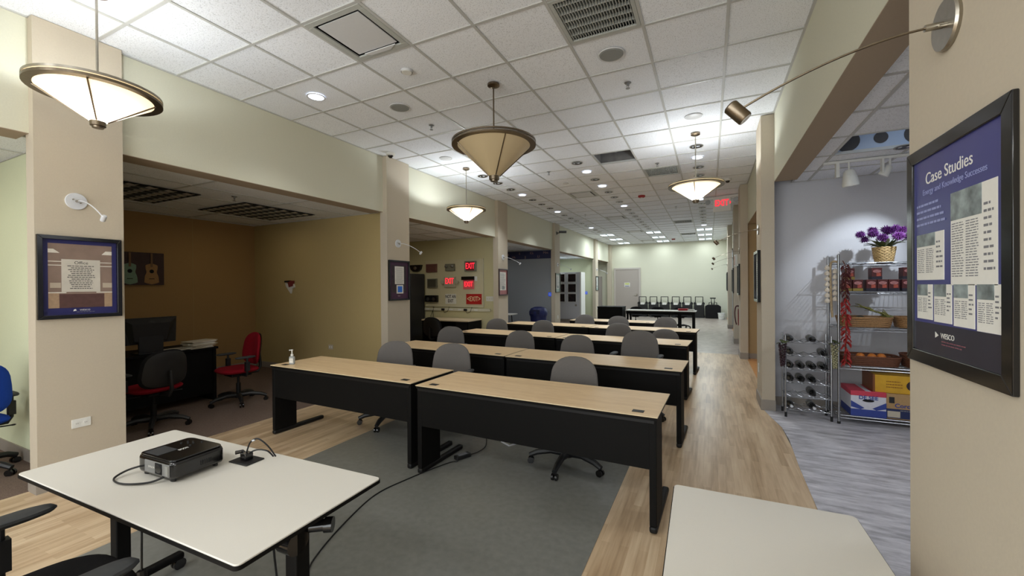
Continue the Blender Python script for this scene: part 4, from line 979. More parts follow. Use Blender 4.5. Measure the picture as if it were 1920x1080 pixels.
text('lettering', 'EXIT', .18, M_exitred, s, (0, -.05, .038), .002, bold=.002, sx=.68)
s = sign('emergency_light', -6.68, 1.24, 'black twin lamp emergency light, bottom left on display board', 'emergency light'); box('housing', (-.2, .2, -.09, .09, 0, .07), M_gloss, s, .008)
for k in (-1, 1): MB().lathe([(0, 0), (.04, 0), (.046, .012), (0, .014)], 16, cap=False).obj('lamp', M_chrome, s, loc=(k*.09, -.01, .07))
s = sign('notice_sign', -6.09, 1.235, 'white sign reading NOT AN EXIT, bottom middle of display board', 'sign'); box('panel', (-.165, .165, -.13, .13, 0, .012), mat('off_white_sign', (226, 226, 218), .5), s)
text('lettering', 'NOT AN', .115, M_inkd, s, (0, .058, .013), .001, bold=.002, sx=.72); text('lettering', 'EXIT', .115, M_inkd, s, (0, -.055, .013), .001, bold=.002, sx=.72)
s = sign('exit_sign', -5.39, 1.235, 'unlit red board reading EXIT between two arrows, bottom right'); box('panel', (-.225, .225, -.13, .13, 0, .012), mat('sign_red', (176, 28, 24), .45, noise=.03), s)
text('lettering', '<EXIT>', .17, mat('cream_print', (232, 214, 170), .5), s, (0, 0, .013), .001, bold=.002, sx=.72)
rc = thing('cable_raceway', 'long cream surface raceway with sockets below the display board', 'raceway', (-5.93, YW, .96), FACE['S'])
box('channel', (-1.0, 1.0, -.035, .035, 0, .04), M_wall, rc, .004)
for k, x in enumerate((-.9, -.15, .12, .6)): box('socket', (x-.05, x+.05, -.02, .02, .04, .043), M_whitepl, rc)
for x in (-.38, .31): MB().box(x-.05, x+.03, -.03, .025, .04, .08).tube([(x+.0, -.03, .07), (x+.05, -.08, .07), (x+.13, -.05, .05), (x+.17, .07, .03)], .006, 6).obj('plugged_cord', M_cord, rc)
MB().tube([(-.72, .07, .03), (-.74, -.05, .03), (-.80, -.2, .05), (-.68, -.21, .08), (-.72, -.05, .05), (-.70, .06, .03)], .006, 6).obj('loose_cord', M_cord, rc)
t = thing('switch_plate', 'cream switch plate right of the display board', 'switch', (-4.95, YW, 1.245), FACE['S']); box('plate', (-.10, .10, -.06, .06, 0, .008), M_whitepl, t, .002)
for k in range(3): box('toggle', (-.07+k*.06, -.05+k*.06, -.02, .02, .008, .014), M_wall, t)
wd = thing('work_desk', 'black desk with pale top under the exit sign display', 'desk', (-5.83, 8.66, 0))
box('desktop', (-.68, .68, -.33, .33, .715, .745), M_edge, wd, .003); box('back_panel', (-.66, .66, .25, .27, .1, .714), M_black, wd)
for x in (-.66, .66): box('side_panel', (x-.015, x+.015, -.31, .31, 0, .714), M_black, wd)
box('drawer_unit', (.30, .64, -.28, .24, .06, .70), M_blackmetal, wd)
lk = thing('metal_locker', 'tall dark charcoal locker at the left of the exit sign bay', 'locker', (-7.38, 8.70, 0))
box('body', (-.48, .46, -.26, .29, .04, 1.90), mat('charcoal_metal', (48, 50, 54), .45, noise=.05), lk, .004); box('door', (-.46, .0, -.275, -.26, .08, 1.86), mat('charcoal_metal', (48, 50, 54), .45), lk, .003); box('door', (.005, .445, -.275, -.26, .08, 1.86), mat('charcoal_metal', (48, 50, 54), .45), lk, .003)
MB().cyl((-.02, -.275, 1.0), (-.02, -.31, 1.0), .012).obj('handle', M_chrome, lk); box('kick_plate', (-.46, .44, -.24, .27, 0, .04), M_dark, lk)
MB().ball((-.12, -.29, 1.72), .018).obj('lock', M_chrome, lk)
s = thing('emergency_light', 'black curved emergency lamp on wall above the locker', 'emergency light', (-7.2, YW, 2.06), FACE['S'])
MB().prism([(-.2, .09), (.2, .09), (.16, -.03), (.08, -.09), (-.08, -.09), (-.16, -.03)], 0, .09).obj('housing', M_gloss, s, bevel=.01); MB().lathe([(0, .09), (.05, .09), (.04, .1), (0, .1)], 16, cap=False).obj('lamp', M_chrome, s)

# ================================================================ GREY BAY (alphabet band, bin, table)
ab = thing('alphabet_band', 'dark blue frieze with letter pairs at the top of the grey bay wall', 'frieze', (-6.6, 13.098, 2.62), FACE['S'])
box('band', (-1.9, 1.83, -.135, .135, 0, .01), mat('navy_frieze', (28, 32, 74), .6, noise=.04), ab)
M_let = mat('dusty_pink_print', (150, 120, 120), .6)
for s_, x, z in (('Ii', -5.97, 2.68), ('Kk', -5.51, 2.68), ('Mm', -5.0, 2.68), ('Jj', -5.75, 2.555), ('Ll', -5.26, 2.555), ('Hh', -6.2, 2.555), ('Gg', -6.45, 2.68)):
    text('lettering', s_, .12, M_let, ab, (x+6.6, z-2.62, .0105), .001)
bn = thing('trash_bin', 'dark blue round trash bin with domed lid by the grey wall', 'bin', (-4.98, 12.35, 0))
M_bb = mat('blue_bin_plastic', (18, 28, 82), .45, noise=.05)
MB().lathe([(0, .01), (.22, .01), (.27, .62), (0, .62)], 28, cap=False).obj('drum', M_bb, bn)
MB().lathe([(.285, .60), (.30, .66), (.30, .74), (.24, .84), (.12, .885), (0, .89)], 28, cap=False).obj('lid', M_bb, bn)
box('swing_flap', (-.15, .15, -.295, -.26, .66, .80), mat('dark_blue_flap', (20, 24, 60), .5), bn)
st = thing('side_table', 'small pale table with dark legs half hidden behind the third left pillar', 'table', (-5.95, 11.4, 0))
MB().prism(rounded(-.55, .55, -.3, .3, .06), .68, .70).obj('tabletop', M_white, st)
for x in (-.42, .42):
    for y in (-.2, .2): MB().cyl((x, y, 0), (x*.9, y*.9, .68), .014).obj('leg', M_blackmetal, st)
for (x, y, z, l, fx) in ((-4.86, 13.098, 1.27, 'small blue lit switch on the grey bay wall', 'S'), (-5.10, 18.518, 1.22, 'small blue lit switch on the far pale green wall', 'S')):
    t = thing('wall_switch', l, 'switch', (x, y, z), FACE[fx]); box('plate', (-.05, .05, -.06, .06, 0, .01), mat('blue_switch', (40, 90, 220), .4, emit=(30, 80, 230), es=.6), t, .002); box('rocker', (-.02, .02, -.03, .03, .01, .015), M_whitepl, t)

# ================================================================ WHITE CABINET (fourth bay)
wc = thing('display_cabinet', 'tall white cabinet with dark glass squares in the fourth bay', 'cabinet', (-5.6, 17.3, 0))
box('carcass', (-.9, .63, -.28, .30, .12, 2.13), M_whitemetal, wc, .004); box('plinth', (-.88, .61, -.26, .28, 0, .12), M_base, wc)
box('side_strip', (.63, .70, -.32, .30, .05, 2.13), M_whitepl, wc, .003)
M_gls = mat('dark_cabinet_glass', (40, 26, 24), .15, noise=.4, scale=6)
for cx in (-.62, -.21, .29):
    for z0, z1 in ((1.72, 2.05), (1.28, 1.62), (.87, 1.2)):
        w = .17
        MB().box(cx-w-.02, cx+w+.02, -.30, -.28, z0-.02, z0).box(cx-w-.02, cx+w+.02, -.30, -.28, z1, z1+.02).box(cx-w-.02, cx-w, -.30, -.28, z0, z1).box(cx+w, cx+w+.02, -.30, -.28, z0, z1).obj('window_frame', M_whitepl, wc)
        box('pane', (cx-w, cx+w, -.290, -.283, z0, z1), M_gls, wc)
MB().box(.42, .50, -.295, -.28, .68, .76).obj('latch', M_base, wc)

# ================================================================ FAR END: tables, chairs, cases
bt = thing('long_table', 'white topped black legged long table near the back wall', 'table', (-1.53, 14.95, 0), -.03)
MB().prism(rounded(-1.13, 1.13, -.32, .32, .02), .665, .69).obj('tabletop', M_white, bt)
box('apron', (-1.1, 1.1, -.30, -.27, .56, .664), M_black, bt)
for x in (-1.05, .62, 1.05):
    for y in (-.26, .26): box('leg', (x-.03, x+.03, y-.03, y+.03, 0, .664), M_black, bt)
bkd = thing('modesty_desk', 'black panelled desk at the left end of the far white table', 'desk', (-3.1, 14.6, 0), -.02)
box('desktop', (-.45, .42, -.3, .3, .79, .82), M_black, bkd); box('front_panel', (-.44, .41, -.29, -.26, .12, .789), M_black, bkd)
for x in (-.43, .40): box('side_panel', (x-.015, x+.015, -.28, .28, 0, .789), M_black, bkd)
for k, (x, y, l) in enumerate(((-2.5, 15.9, 'black chair beyond the far white table, leftmost'), (-1.72, 15.9, 'black chair beyond the far white table, middle'), (-.94, 15.9, 'black chair beyond the far white table, rightmost'))):
    if k == 0: F0 = make_chair(M_blackfab, M_blackfab, l, group='black chairs beyond the far table', arms=False, bw=.5, bh=.34, bz=.58); F0.location = (x, y, 0)
    else: dup(F0, (x, y, 0), .1, l)
tag(MB().box(-.16, .16, -.06, .06, 0, .07).obj('red_box', mat('bright_red_box', (170, 30, 40), .5, noise=.05), None, loc=(-.80, 14.95, .691), rot=(0, 0, .3), bevel=.004), 'small red box on the far white table', 'box')
tag(MB().box(-.10, .10, -.06, .06, 0, .05).obj('white_box', M_paper, None, loc=(-.56, 14.95, .691), rot=(0, 0, -.2), bevel=.004), 'small white packet beside the red box on the far table', 'box')
def case(label):
    t = thing('trolley_case', label, 'trolley case', (0, 0, 0), group='rolling cases along the back wall')
    MB().prism([(-.22, 0), (.22, 0), (.22, .30), (-.22, .30)], .05, .62).obj('body', M_plastic, t, bevel=.02)
    MB().prism([(-.24, .62), (-.15, .62), (-.12, .57), (.12, .57), (.15, .62), (.24, .62), (.24, .70), (.18, .74), (.12, .70), (.12, .60), (-.12, .60), (-.12, .70), (-.18, .74), (-.24, .70)], .06, .20, RX(PI/2) @ Matrix.Translation((0, 0, -.26))).obj('shoulder', M_plastic, t)
    box('label_card', (-.09, .09, -.012, -.004, .60, .70), M_paper, t)
    MB().tube([(-.16, .10, .66), (-.16, .10, .98), (.16, .10, .98), (.16, .10, .66)], .022, 8).obj('handle', M_blackmetal, t)
    for s_ in (-1, 1): MB().cyl((s_*.19, .26, .045), (s_*.235, .26, .045), .045, n=16).obj('wheel', M_rubber, t)
    box('foot_strip', (-.2, .2, .02, .05, 0, .05), M_rubber, t)
    return t
for k in range(6):
    x = -3.0+.51*k; l = f'black rolling case with raised handle by the back wall, {ORD[k]} from the grey door'
    if k == 0: K0 = case(l); K0.location = (x, 21.15, 0)
    else: dup(K0, (x, 21.15, 0), label=l)
bg = thing('equipment_bag', 'wide black equipment bag with handles at the right end of the rolling cases', 'bag', (.13, 21.12, 0))
MB().prism([(-.32, .02), (.32, .02), (.33, .55), (.22, .62), (-.22, .62), (-.33, .55)], -.18, .18, RX(PI/2)).obj('body', M_blackfab, bg, bevel=.02)
MB().tube([(-.16, -.1, .60), (-.16, -.1, .72), (-.05, -.1, .76), (-.02, -.1, .62)], .016, 8).obj('carry_handle', M_blackmetal, bg); MB().tube([(.02, -.1, .62), (.05, -.1, .76), (.16, -.1, .72), (.16, -.1, .60)], .016, 8).obj('carry_handle', M_blackmetal, bg)
MB().tube([(-.06, .05, .60), (-.06, .05, .93), (.06, .05, .93), (.06, .05, .60)], .014, 8).box(-.12, .12, .03, .07, .90, .95).obj('pull_handle', M_blackmetal, bg)
bk = thing('bucket', 'small white plastic bucket beside the equipment bag', 'bucket', (.46, 20.55, 0))
MB().lathe([(0, .005), (.11, .005), (.135, .27), (.145, .27), (.145, .29), (.125, .29), (.105, .03), (0, .03)], 24, cap=False).obj('body', M_whitepl, bk)
MB().tube([(-.14, 0, .26), (-.10, -.10, .16), (0, -.15, .12), (.10, -.10, .16), (.14, 0, .26)], .004, 6).obj('bail', M_chrome, bk)
# fire extinguisher and its sign on the third right pillar
fe = thing('fire_extinguisher', 'red fire extinguisher with black hose hung on a far right pillar', 'fire extinguisher', (PR-.002, 10.75, .62))
MB().lathe([(0, 0), (.055, 0), (.06, .02), (.06, .36), (.03, .42), (0, .42)], 20, cap=False).obj('cylinder', mat('extinguisher_red', (130, 20, 28), .35), fe, loc=(.06, -.0, 0))
MB().tube(smooth([(.05, 0, .43), (-.03, -.02, .44), (-.06, -.03, .32), (-.055, -.04, .15), (-.03, -.05, .02)]), .013, 8).obj('hose', mat('dark_red_hose', (70, 14, 26), .5), fe)
MB().box(.0, .09, -.012, .012, .42, .46).obj('valve_lever', M_gloss, fe)
es = thing('extinguisher_sign', 'white projecting sign with red arrow on a far right pillar', 'sign', (PR-.03, 10.75, 2.10))
box('panel', (-.03, .02, -.10, .10, -.14, .14), M_whitepl, es, .003); box('red_arrow', (-.034, -.03, -.03, .03, -.10, .10), mat('sign_red', (176, 28, 24), .45), es)

# ================================================================ SIDE ROOM: wire shelf, wine rack
SX0, SX1, SY0, SY1 = 1.29, 2.50, 5.70, 6.14
sh = thing('wire_shelf', 'tall chrome wire shelving unit against the pale grey wall', 'shelf', (SX0, SY0, 0))
W_, D_ = SX1-SX0, SY1-SY0
for x in (0, W_):
    for y in (0, D_):
        o = MB().cyl((x, y, .0), (x, y, 1.88), .0125, n=12).obj('post', M_chrome, sh)
        MB().lathe([(0, 0), (.016, 0), (.016, .03), (0, .03)], 12, cap=False).obj('foot', M_plastic, o, loc=(x, y, 0))
ZS = [.10, .645, 1.07, 1.47, 1.785]
for z in ZS:
    r = MB()
    for zz in (z, z-.03):
        r.tube([(0, 0, zz), (W_, 0, zz), (W_, D_, zz), (0, D_, zz)], .0035, 6, closed=True)
    n = 26
    for y in (0, D_): r.tube([(W_*k/n, y, z-.002 if k % 2 else z-.028) for k in range(n+1)], .0022, 5)
    so = r.obj('shelf_rim', M_chrome, sh)
    wv = MB()
    for k in range(1, 44): x = W_*k/44; wv.cyl((x, .0, z+.003), (x, D_, z+.003), .0017, n=5)
    for y in (D_*.33, D_*.66): wv.cyl((0, y, z-.001), (W_, y, z-.001), .003, n=6)
    wv.obj('shelf_wires', M_chrome, sh, kind='stuff')
def zs(k): return ZS[k]+.0055

# cartons on the bottom
M_kraft = mat('kraft_cardboard', (172, 138, 94), .8, noise=.06, scale=40)
c1 = thing('beer_carton', 'red, white and blue drink carton with hand hole on the lowest shelf', 'box', (1.55, 5.90, zs(0))); c1.scale = (1.12, 1, 1.12)
M_cw = mat('carton_white', (206, 206, 214), .5, noise=.04); M_cb = mat('carton_blue', (48, 66, 140), .5, noise=.06); M_cr = mat('carton_red', (196, 60, 80), .5, noise=.06)
box('carton', (-.135, .135, -.19, .19, 0, .245), M_cw, c1, .004)
box('red_top', (-.137, .137, -.192, .192, .20, .248), M_cr, c1, .004); box('white_stripe', (-.02, .02, -.19, .19, .248, .2495), M_cw, c1)
box('blue_base', (-.1365, .1365, -.1925, .19, .002, .07), M_cb, c1)
MB().prism([(-.135, .09), (-.135, .15), (-.03, .085), (-.06, .07)], .1925, .1935, RX(PI/2)).prism([(.135, .09), (.135, .15), (.03, .085), (.06, .07)], .1925, .1935, RX(PI/2)).obj('blue_wedges', M_cb, c1)
o = text('lettering', 'DE SEE', .05, M_cb, c1, (0, -.1945, .185), .0004, bold=.001); o.rotation_euler = (PI/2, 0, 0); o.data.name = 'lettering'
MB().prism([(x*1.0, y) for x, y in [(.045*math.cos(2*PI*k/20), .158+.013*math.sin(2*PI*k/20)) for k in range(20)]], .1925, .194, RX(PI/2)).obj('hand_hole', M_dark, c1)
c2 = thing('beer_carton', 'tan drink carton with dark blue band, under the yellow one', 'box', (1.90, 5.90, zs(0)))
box('carton', (-.20, .20, -.17, .19, 0, .27), M_kraft, c2, .004); box('navy_band', (-.202, .202, -.172, .19, .01, .11), mat('carton_navy', (34, 44, 84), .5), c2)
o = text('lettering', 'Corona', .06, M_cb, c2, (-.03, -.1735, .145), .0004, bold=.001); o.rotation_euler = (PI/2, 0, 0)
box('white_panel', (-.185, -.08, -.175, -.172, .02, .085), M_dpaper, c2); box('stamp', (-.17, -.125, -.172, -.170, .17, .235), M_inkd, c2)
lines(c2, -.1, .1, .03, .06, 1, M_ink, 0.0)
for ch in c2.children:
    if ch.name.startswith('text_lines'): ch.rotation_euler = (PI/2, 0, 0); ch.location = (.02, -.1735, .05)
c3 = thing('beer_carton', 'yellow drink carton with dark oval logo, on top of the tan one', 'box', (1.87, 5.90, zs(0)+.272))
box('carton', (-.27, .27, -.16, .19, 0, .19), mat('amber_carton', (206, 158, 40), .5, noise=.08, scale=12), c3, .004); box('brown_end', (-.274, -.255, -.162, .19, 0, .191), mat('carton_brown', (120, 70, 34), .5, noise=.1), c3)
MB().prism([(.08+.075*math.cos(2*PI*k/24), .09+.06*math.sin(2*PI*k/24)) for k in range(24)], .1605, .163, RX(PI/2)).obj('oval_logo', mat('logo_dark', (50, 36, 40), .5), c3)
o = text('lettering', 'Pacifico', .04, M_paper, c3, (.08, -.1645, .09), .0004); o.rotation_euler = (PI/2, 0, 0); o.scale = (.8, 1, 1)
lines(c3, -.16, -.02, .05, .14, 3, mat('dark_amber_print', (150, 100, 30), .5), 0)
for ch in c3.children:
    if ch.name.startswith('text_lines'): ch.rotation_euler = (PI/2, 0, 0); ch.location = (0, -.1615, 0)

# wicker trays
def wicker_tray(label, loc, hx, hy, h, m, rz=0, flare=1.1):
    t = thing('wicker_basket', label, 'basket', loc, rz, 'wicker trays on the wire shelf')
    n = max(5, int(h/.011))
    for k in range(n):
        f = 1+(flare-1)*k/(n-1); z = .008+k*(h-.012)/(n-1)
        P = rounded(-hx*f, hx*f, -hy*f, hy*f, min(hx, hy)*.6*f, 4); P = [(x, y, z+.0025*math.sin(i*2.1+k*PI)) for i, (x, y) in enumerate(P)]
        MB().tube(P, .0062, 6, closed=True).obj('coil', m, t)
    MB().prism(rounded(-hx, hx, -hy, hy, min(hx, hy)*.6, 4), .002, .010).obj('base', m, t)
    f = flare; P = [(x, y, h) for x, y in rounded(-hx*f, hx*f, -hy*f, hy*f, min(hx, hy)*.6*f, 4)]
    MB().tube(P, .010, 6, closed=True).obj('rim', m, t)
    return t
wicker_tray('light wicker tray with greens on the middle shelf', (1.56, 5.91, zs(2)), .215, .14, .105, M_wicker)
b2 = wicker_tray('light round wicker basket at the right of the middle shelf', (2.02, 5.90, zs(2)), .17, .14, .11, M_wicker)
wicker_tray('dark wicker tray with orange fruit on the second lowest shelf', (1.60, 5.91, zs(1)), .24, .15, .10, M_wickerd)
wicker_tray('dark wicker basket at the right of the second lowest shelf', (2.08, 5.90, zs(1)), .17, .14, .13, M_wickerd)
M_or = mat('orange_peel', (206, 120, 44), .5, noise=.08, bump=.1)
for k, (x, y, l) in enumerate(((1.52, 5.86, 'small orange, leftmost in the dark wicker tray'), (1.62, 5.85, 'small orange, middle of the dark wicker tray'), (1.71, 5.88, 'small orange, rightmost in the dark wicker tray'))):
    tag(MB().ball((0, 0, .04), .042, .042, .038, 14, 9).obj('orange', M_or, None, loc=(x, y, zs(1)+.052)), l, 'fruit', 'oranges in the dark wicker tray')
    box_ = None
tag(MB().prism(rounded(-.2, .2, -.12, .12, .06), 0, .04).obj('tray_padding', mat('brown_paper_padding', (126, 86, 54), .9, noise=.3, bump=.6, scale=30), None, loc=(1.60, 5.91, zs(1)+.011)), 'brown crumpled padding under the oranges in the dark tray', 'padding')
M_leaf = mat('green_leaf', (72, 84, 46), .6, noise=.2, scale=30); M_leafy = mat('yellow_green_leaf', (132, 130, 70), .6, noise=.2, scale=30); M_leafd = mat('dark_leaf', (44, 50, 40), .6, noise=.2)
def leaf(L, wd, m, t, loc, rot, name='leaf'):
    v = []; n = 6
    for k in range(n+1):
        s_ = k/n; w = wd*math.sin(PI*min(1, s_*1.02+.02))**.8*(1-.3*s_); z = .12*L*math.sin(PI*s_)
        v += [(-w/2, L*s_, z), (0, L*s_, z-.08*wd), (w/2, L*s_, z)]
    f = []
    for k in range(n):
        a = 3*k; f += [(a, a+1, a+4, a+3), (a+1, a+2, a+5, a+4)]
    mb = MB().add(v, f); nv = len(v); mb.add([(p[0], p[1], p[2]-.0012) for p in v], [tuple(reversed(q)) for q in f])
    return mb.obj(name, m, t, loc=loc, rot=rot)
gr = thing('dried_greens', 'sprig of yellow green leaves sticking out of the light wicker tray', 'plant', (1.72, 5.88, zs(2)+.08)); gr.scale = (1.45, 1.3, 1.25)
MB().tube([(.06, 0, 0), (-.02, -.02, .06), (-.13, -.03, .12)], .004, 6).tube([(.06, 0, 0), (.0, -.02, .09)], .003, 6).obj('stem', M_leafy, gr)
for k in range(24):
    s_ = k/23; leaf(.07, .026, M_leafy, gr, (.07-.20*s_, -.02+random.uniform(-.015, .015), .01+.10*s_), (random.uniform(.0, .6), random.uniform(-.5, .5), .9+random.uniform(-.9, .9)))
av = thing('dark_gourd', 'dark green gourds lying in the light wicker tray', 'vegetable', (1.52, 5.86, zs(2)+.055))
MB().ball((0, 0, .035), .05, .035, .035, 14, 9).obj('gourd', M_leafd, av); MB().ball((.12, .01, .025), .075, .035, .026, 14, 9).obj('gourd', M_leafd, av)

# boxes of coffee or tea on the top-but-one shelf
M_cof = mat('dark_red_carton', (86, 34, 34), .45, noise=.3, scale=18); M_cof2 = mat('dark_navy_carton', (38, 36, 52), .45, noise=.25, scale=18); M_tag = mat('pinkish_print', (190, 130, 130), .5, noise=.3, scale=30)
def food_box(x, z, y, yellow, label):
    t = thing('food_box', label, 'box', (x, y, z), group='small dark food boxes on the fourth shelf')
    box('carton', (-.044, .044, -.06, .06, 0, .125), M_cof, t, .002)
    box('lower_band', (-.0445, .0445, -.0608, .05, .0, .03), mat('olive_yellow_print', (150, 130, 60), .5, noise=.1) if yellow else M_cof2, t)
    MB().prism([(.034*math.cos(2*PI*k/16), .088+.018*math.sin(2*PI*k/16)) for k in range(16)], .061, .0622, RX(PI/2)).obj('label_arc', M_tag, t)
    box('label_photo', (-.005, .032, -.0622, -.0605, .035, .07), mat('reddish_photo', (170, 80, 64), .5, noise=.4, scale=40), t)
xs_ = [1.375, 1.472, 1.590, 1.684, 1.778, 1.888, 1.982]
for k, x in enumerate(xs_): food_box(x, zs(3), 5.80, k < 2, f'small dark food box, {ORD[k]} from left in the lower layer of shelf four')
for k, (x, yl, l) in enumerate(((1.40, True, 'small dark food box with yellow band stacked behind the chili string'), (1.635, False, 'small dark food box stacked alone in the middle of the upper layer'), (1.895, False, 'small dark food box in the upper layer at the right by the poster frame'))):
    food_box(x, zs(3)+.127, 5.80, yl, l)

# flower basket on top
fbk = thing('flower_basket', 'woven straw basket of purple flowers on top of the wire shelf', 'flower basket', (1.735, 5.88, zs(4))); fbk.scale = (1.28, 1.28, 1.28)
M_straw = mat('pale_straw', (198, 168, 116), .7, noise=.3, scale=80, bump=.3)
for k in range(11):
    z = .006+k*.0118; r = .058+.018*k/10
    MB().tube([(r*math.cos(2*PI*i/28), r*math.sin(2*PI*i/28), z+.0025*(1 if (i+k) % 2 else -1)) for i in range(28)], .0066, 6, closed=True).obj('coil', M_straw, fbk)
MB().lathe([(0, 0), (.055, 0), (.07, .115), (0, .115)], 20, cap=False).obj('lining', mat('moss', (80, 70, 50), .9, noise=.3), fbk)
M_pet = mat('purple_petal', (84, 26, 100), .7, noise=.25, scale=60); M_petl = mat('violet_petal', (112, 48, 128), .7, noise=.2, scale=60)
def bloom(x, y, z, R, m):
    mb = MB()
    for ring in range(8):
        el = -.75+ring*.27; n = max(6, int(18*math.cos(el)))
        for k in range(n):
            a = 2*PI*k/n+ring*.35; l = R*random.uniform(.8, 1.12); d = Vector((math.cos(a)*math.cos(el), math.sin(a)*math.cos(el), math.sin(el)*.8)); s_ = Vector((-math.sin(a), math.cos(a), 0))*R*.10; up = Vector((0, 0, 1))*R*.05
            p0 = d*R*.2; p1 = d*l*.65; p2 = d*l
            mb.add([p0, p1+s_, p2, p1-s_, p1+up], [(0, 1, 4), (1, 2, 4), (2, 3, 4), (3, 0, 4), (0, 3, 2, 1)])
    mb.ball((0, 0, 0), R*.5, R*.5, R*.4, n=8, m=5)
    mb.obj('bloom', m, fbk, loc=(x, y, z), rot=(random.uniform(-.3, .5), random.uniform(-.3, .3), 0), smooth=False)
for x, y, z, R in ((-.135, -.02, .20, .052), (-.085, -.05, .245, .05), (-.03, -.07, .205, .054), (.02, -.05, .26, .05), (.075, -.07, .215, .054), (.12, -.03, .265, .05), (.165, -.02, .21, .052), (.03, .05, .285, .05), (-.06, .05, .285, .048), (-.15, .04, .25, .045), (.10, .07, .29, .05)): bloom(x, y, z, R, random.choice((M_pet, M_pet, M_petl)))
for k in range(16):
    a = 2*PI*k/16; leaf(.11, .045, M_leaf if k % 3 else mat('pale_leaf', (150, 156, 130), .6, noise=.1), fbk, (.03*math.cos(a), .03*math.sin(a), .13), (.35+random.uniform(-.2, .3), 0, a-PI/2))
MB().tube([(0, 0, .11), (-.06, -.02, .20)], .004, 6).tube([(0, 0, .11), (.0, -.03, .20)], .004, 6).tube([(0, 0, .11), (.07, -.02, .21)], .004, 6).tube([(0, 0, .11), (.14, 0, .19)], .004, 6).obj('stems', M_leaf, fbk)

# garlic braid and chili string hanging from the shelf posts
gb_ = thing('garlic_braid', 'braid of white garlic bulbs hanging at the left side of the wire shelf', 'garlic braid', (1.24, 5.76, 1.80))
MB().tube(smooth([(.05, -.05, .0), (.0, -.02, .0), (-.01, 0, -.1), (-.0, 0, -.5), (.01, 0, -.62)]), .012, 8).obj('braid', mat('raffia', (176, 156, 124), .8, noise=.2), gb_)
for k in range(7):
    for s_ in ((-1,) if k > 5 else (-1, 1)):
        MB().lathe([(0, -.028), (.022, -.024), (.028, -.004), (.018, .014), (.006, .026), (0, .034)], 12, cap=False).obj('garlic_bulb', mat('garlic_skin', (222, 212, 196), .6, noise=.05), gb_, loc=(s_*.034-.004, -.012*(s_+1), -.06-.062*k-.02*(s_+1)))
ch_ = thing('chili_string', 'long string of dried red chili peppers on the shelf front post', 'chili string', (1.345, 5.655, 1.80))
MB().tube([(-.02, .03, .01), (0, 0, -.05), (0, 0, -1.12)], .005, 6).obj('string', M_wickerd, ch_)
M_ch = mat('dried_chili', (150, 26, 24), .4, noise=.25, scale=40); M_chd = mat('dark_dried_chili', (74, 22, 24), .4, noise=.25, scale=40)
for k in range(110):
    z = -.03-1.08*k/109; a = random.uniform(0, 2*PI); R = .032 if .3 < -z < .42 else .045
    c_, s_ = math.cos(a), math.sin(a)
    MB().tube([(.004*c_, .004*s_, z), (R*.6*c_, R*.6*s_, z-.012), (R*c_, R*s_, z-.04), (R*.9*c_, R*.9*s_, z-.06)], [.003, .009, .006, .001], 6).obj('chili', M_chd if k < 38 else M_ch, ch_)

# wine rack
RX0, RX1, RY0, RY1 = .80, 1.235, 5.745, 5.99
wn = thing('wine_rack', 'low chrome wire wine rack between pillar and wire shelf', 'wine rack', (RX0, RY0, 0))
w_, d_ = RX1-RX0, RY1-RY0
for x in (0, w_):
    for y in (0, d_):
        o = MB().cyl((x, y, .0), (x, y, .965), .009, n=10).obj('post', M_chrome, wn); MB().lathe([(0, 0), (.013, 0), (.013, .06), (0, .06)], 10, cap=False).obj('foot', M_plastic, o, loc=(x, y, 0))
RZ = [.105, .26, .415, .57, .73, .885]
for z in RZ:
    r = MB()
    for y in (0, d_):
        pts = [(w_*k/40, y, z+.010*math.cos(2*PI*4*k/40)) for k in range(41)]; r.tube(pts, .004, 6)
        r.cyl((0, y, z-.014), (w_, y, z-.014), .0035, n=6)
    for x in (0, w_): r.cyl((x, 0, z), (x, d_, z), .0035, n=6)
    for k in range(4): x = w_*(k+.5)/4; r.cyl((x-.02, 0, z-.008), (x-.02, d_, z-.008), .002, n=5).cyl((x+.02, 0, z-.008), (x+.02, d_, z-.008), .002, n=5)
    r.obj('wave_rail', M_chrome, wn)
M_glass = mat('dark_bottle_glass', (14, 16, 14), .08, noise=.05, spec=.7)
def bottle(label, big=False):
    t = thing('wine_bottle', label, 'bottle', (0, 0, 0), group='wine bottles lying in the rack')
    M = RX(PI/2)   # lying, base at +y, neck towards the room
    MB().lathe([(0, -.20), (.033, -.20), (.037, -.19), (.037, -.01), (.030, .03), (.014, .06), (.013, .10), (0, .10)], 20, M, cap=False).obj('glass', M_glass, t)
    MB().lathe([(.0145, .055), (.0145, .098), (.0155, .10), (0, .102)], 14, M, cap=False).obj('capsule', M_whitemetal if big else M_blackmetal, t)
    MB().lathe([(.0376, -.15), (.0376, -.05)], 20, M, cap=False).obj('paper_label', mat('bottle_label', (120, 120, 116), .7, noise=.2, scale=40), t)
    return t
slots = [(5, (0, 2)), (4, (0, 3)), (3, (0, 1, 2, 3)), (2, (0, 1, 2)), (1, (2,)), (0, (0, 2))]
fl = {5: 'top', 4: 'fifth', 3: 'fourth', 2: 'third', 1: 'second', 0: 'bottom'}
b0 = None
for r_, cs in slots:
    for c_ in cs:
        l = f'dark wine bottle, {fl[r_]} level of the rack, {ORD[c_]} slot from left'
        loc = (RX0+w_*(c_+.5)/4, RY0+.075, RZ[r_]+.031)
        if b0 is None: b0 = bottle(l); b0.location = loc
        elif r_ == 0:
            q = bottle(l, True); q.location = loc
        else: dup(b0, loc, label=l)
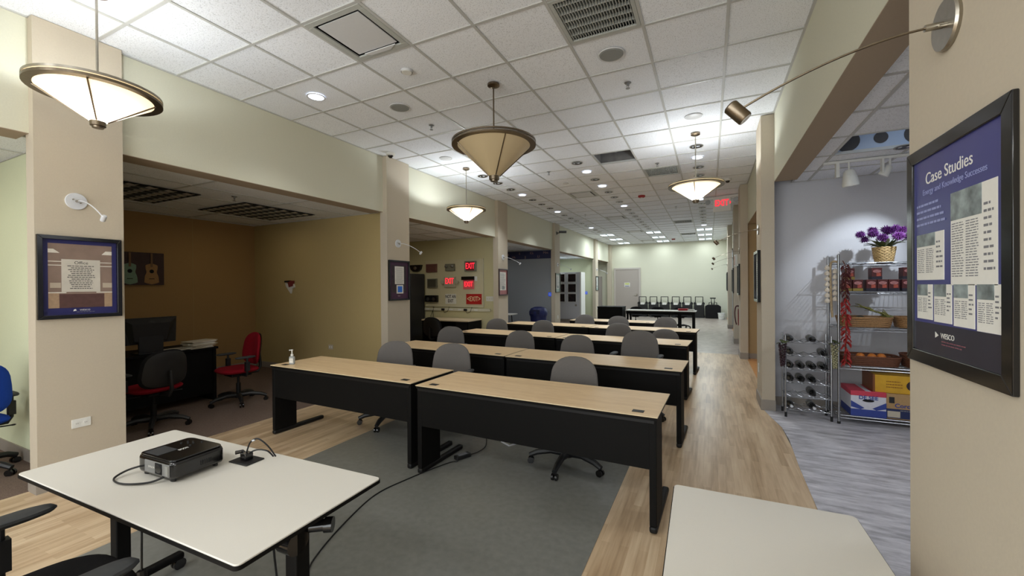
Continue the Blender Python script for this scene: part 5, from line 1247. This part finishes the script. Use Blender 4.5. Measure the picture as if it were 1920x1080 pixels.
# artificial grapes
def grapes(name, label, loc, m, n, L):
    t = thing(name, label, 'grapes', loc)
    MB().tube([(0, 0, .02), (0, 0, -L)], .003, 6).obj('stem', M_leafd, t)
    mb = MB()
    for k in range(n):
        z = -L*k/n; R = .034*(1-.6*k/n); a = k*2.4; mb.ball((R*math.cos(a), R*math.sin(a), z), .012, n=8, m=5)
    mb.obj('grape_cluster', m, t, kind='stuff')
    for a in range(4): leaf(.075, .06, M_leaf, t, (0, 0, .015), (-.2+.2*a, .2, a*1.5+2.0))
grapes('grape_bunch', 'bunch of pale artificial grapes on the right corner of the wine rack', (1.262, 5.715, .88), mat('pale_grape', (150, 146, 112), .4, noise=.1), 70, .27)
grapes('grape_bunch', 'bunch of dark artificial grapes on the left corner of the wine rack', (.765, 5.715, .86), mat('dark_grape', (50, 26, 34), .4, noise=.1), 60, .26)

# track light in the side room
tk = thing('track_light', 'white track light with bullet heads on the side room ceiling', 'track light', (1.1, 5.42, kz-.002))
box('track', (0, 1.5, -.018, .018, -.025, 0), M_whitepl, tk)
def bullet(x, aim, s=1.0):
    h_ = MB().tube([Vector((x, 0, -.10)), Vector((x, 0, -.10))+Vector(aim)*.02*s, Vector((x, 0, -.10))+Vector(aim)*.13*s, Vector((x, 0, -.10))+Vector(aim)*.15*s], [.03*s, .045*s, .065*s, .062*s], 24).obj('lamp_head', M_whitepl, tk)
    MB().cyl((x, 0, -.02), (x, 0, -.10), .010).box(x-.10*s, x-.075*s, -.03, .03, -.17, -.02).obj('lamp_bracket', M_whitepl, tk)
bullet(.22, (.12, .1, -.98), 1.15); bullet(.55, (-.5, .2, -.85), .7); bullet(1.02, (-.45, .5, -.7), 1.0)
ts = lamp('track_spot', 'SPOT', (1.98, 5.30, 2.66), 70, (.82, .91, 1), size=.01, spot=.95, blend=.8)
ts.rotation_euler = Vector((-.24, .60, -.52)).to_track_quat('-Z', 'Y').to_euler()
dl2 = dup(PU, (1.68, 5.12, kz-.003), label='unlit round downlight in the side room ceiling before the coffer')
lamp('coffer_light', 'AREA', (1.73, (c2_ := kys[3])+.12, kz+.32), 1.6, (.75, .87, 1), size=.4)
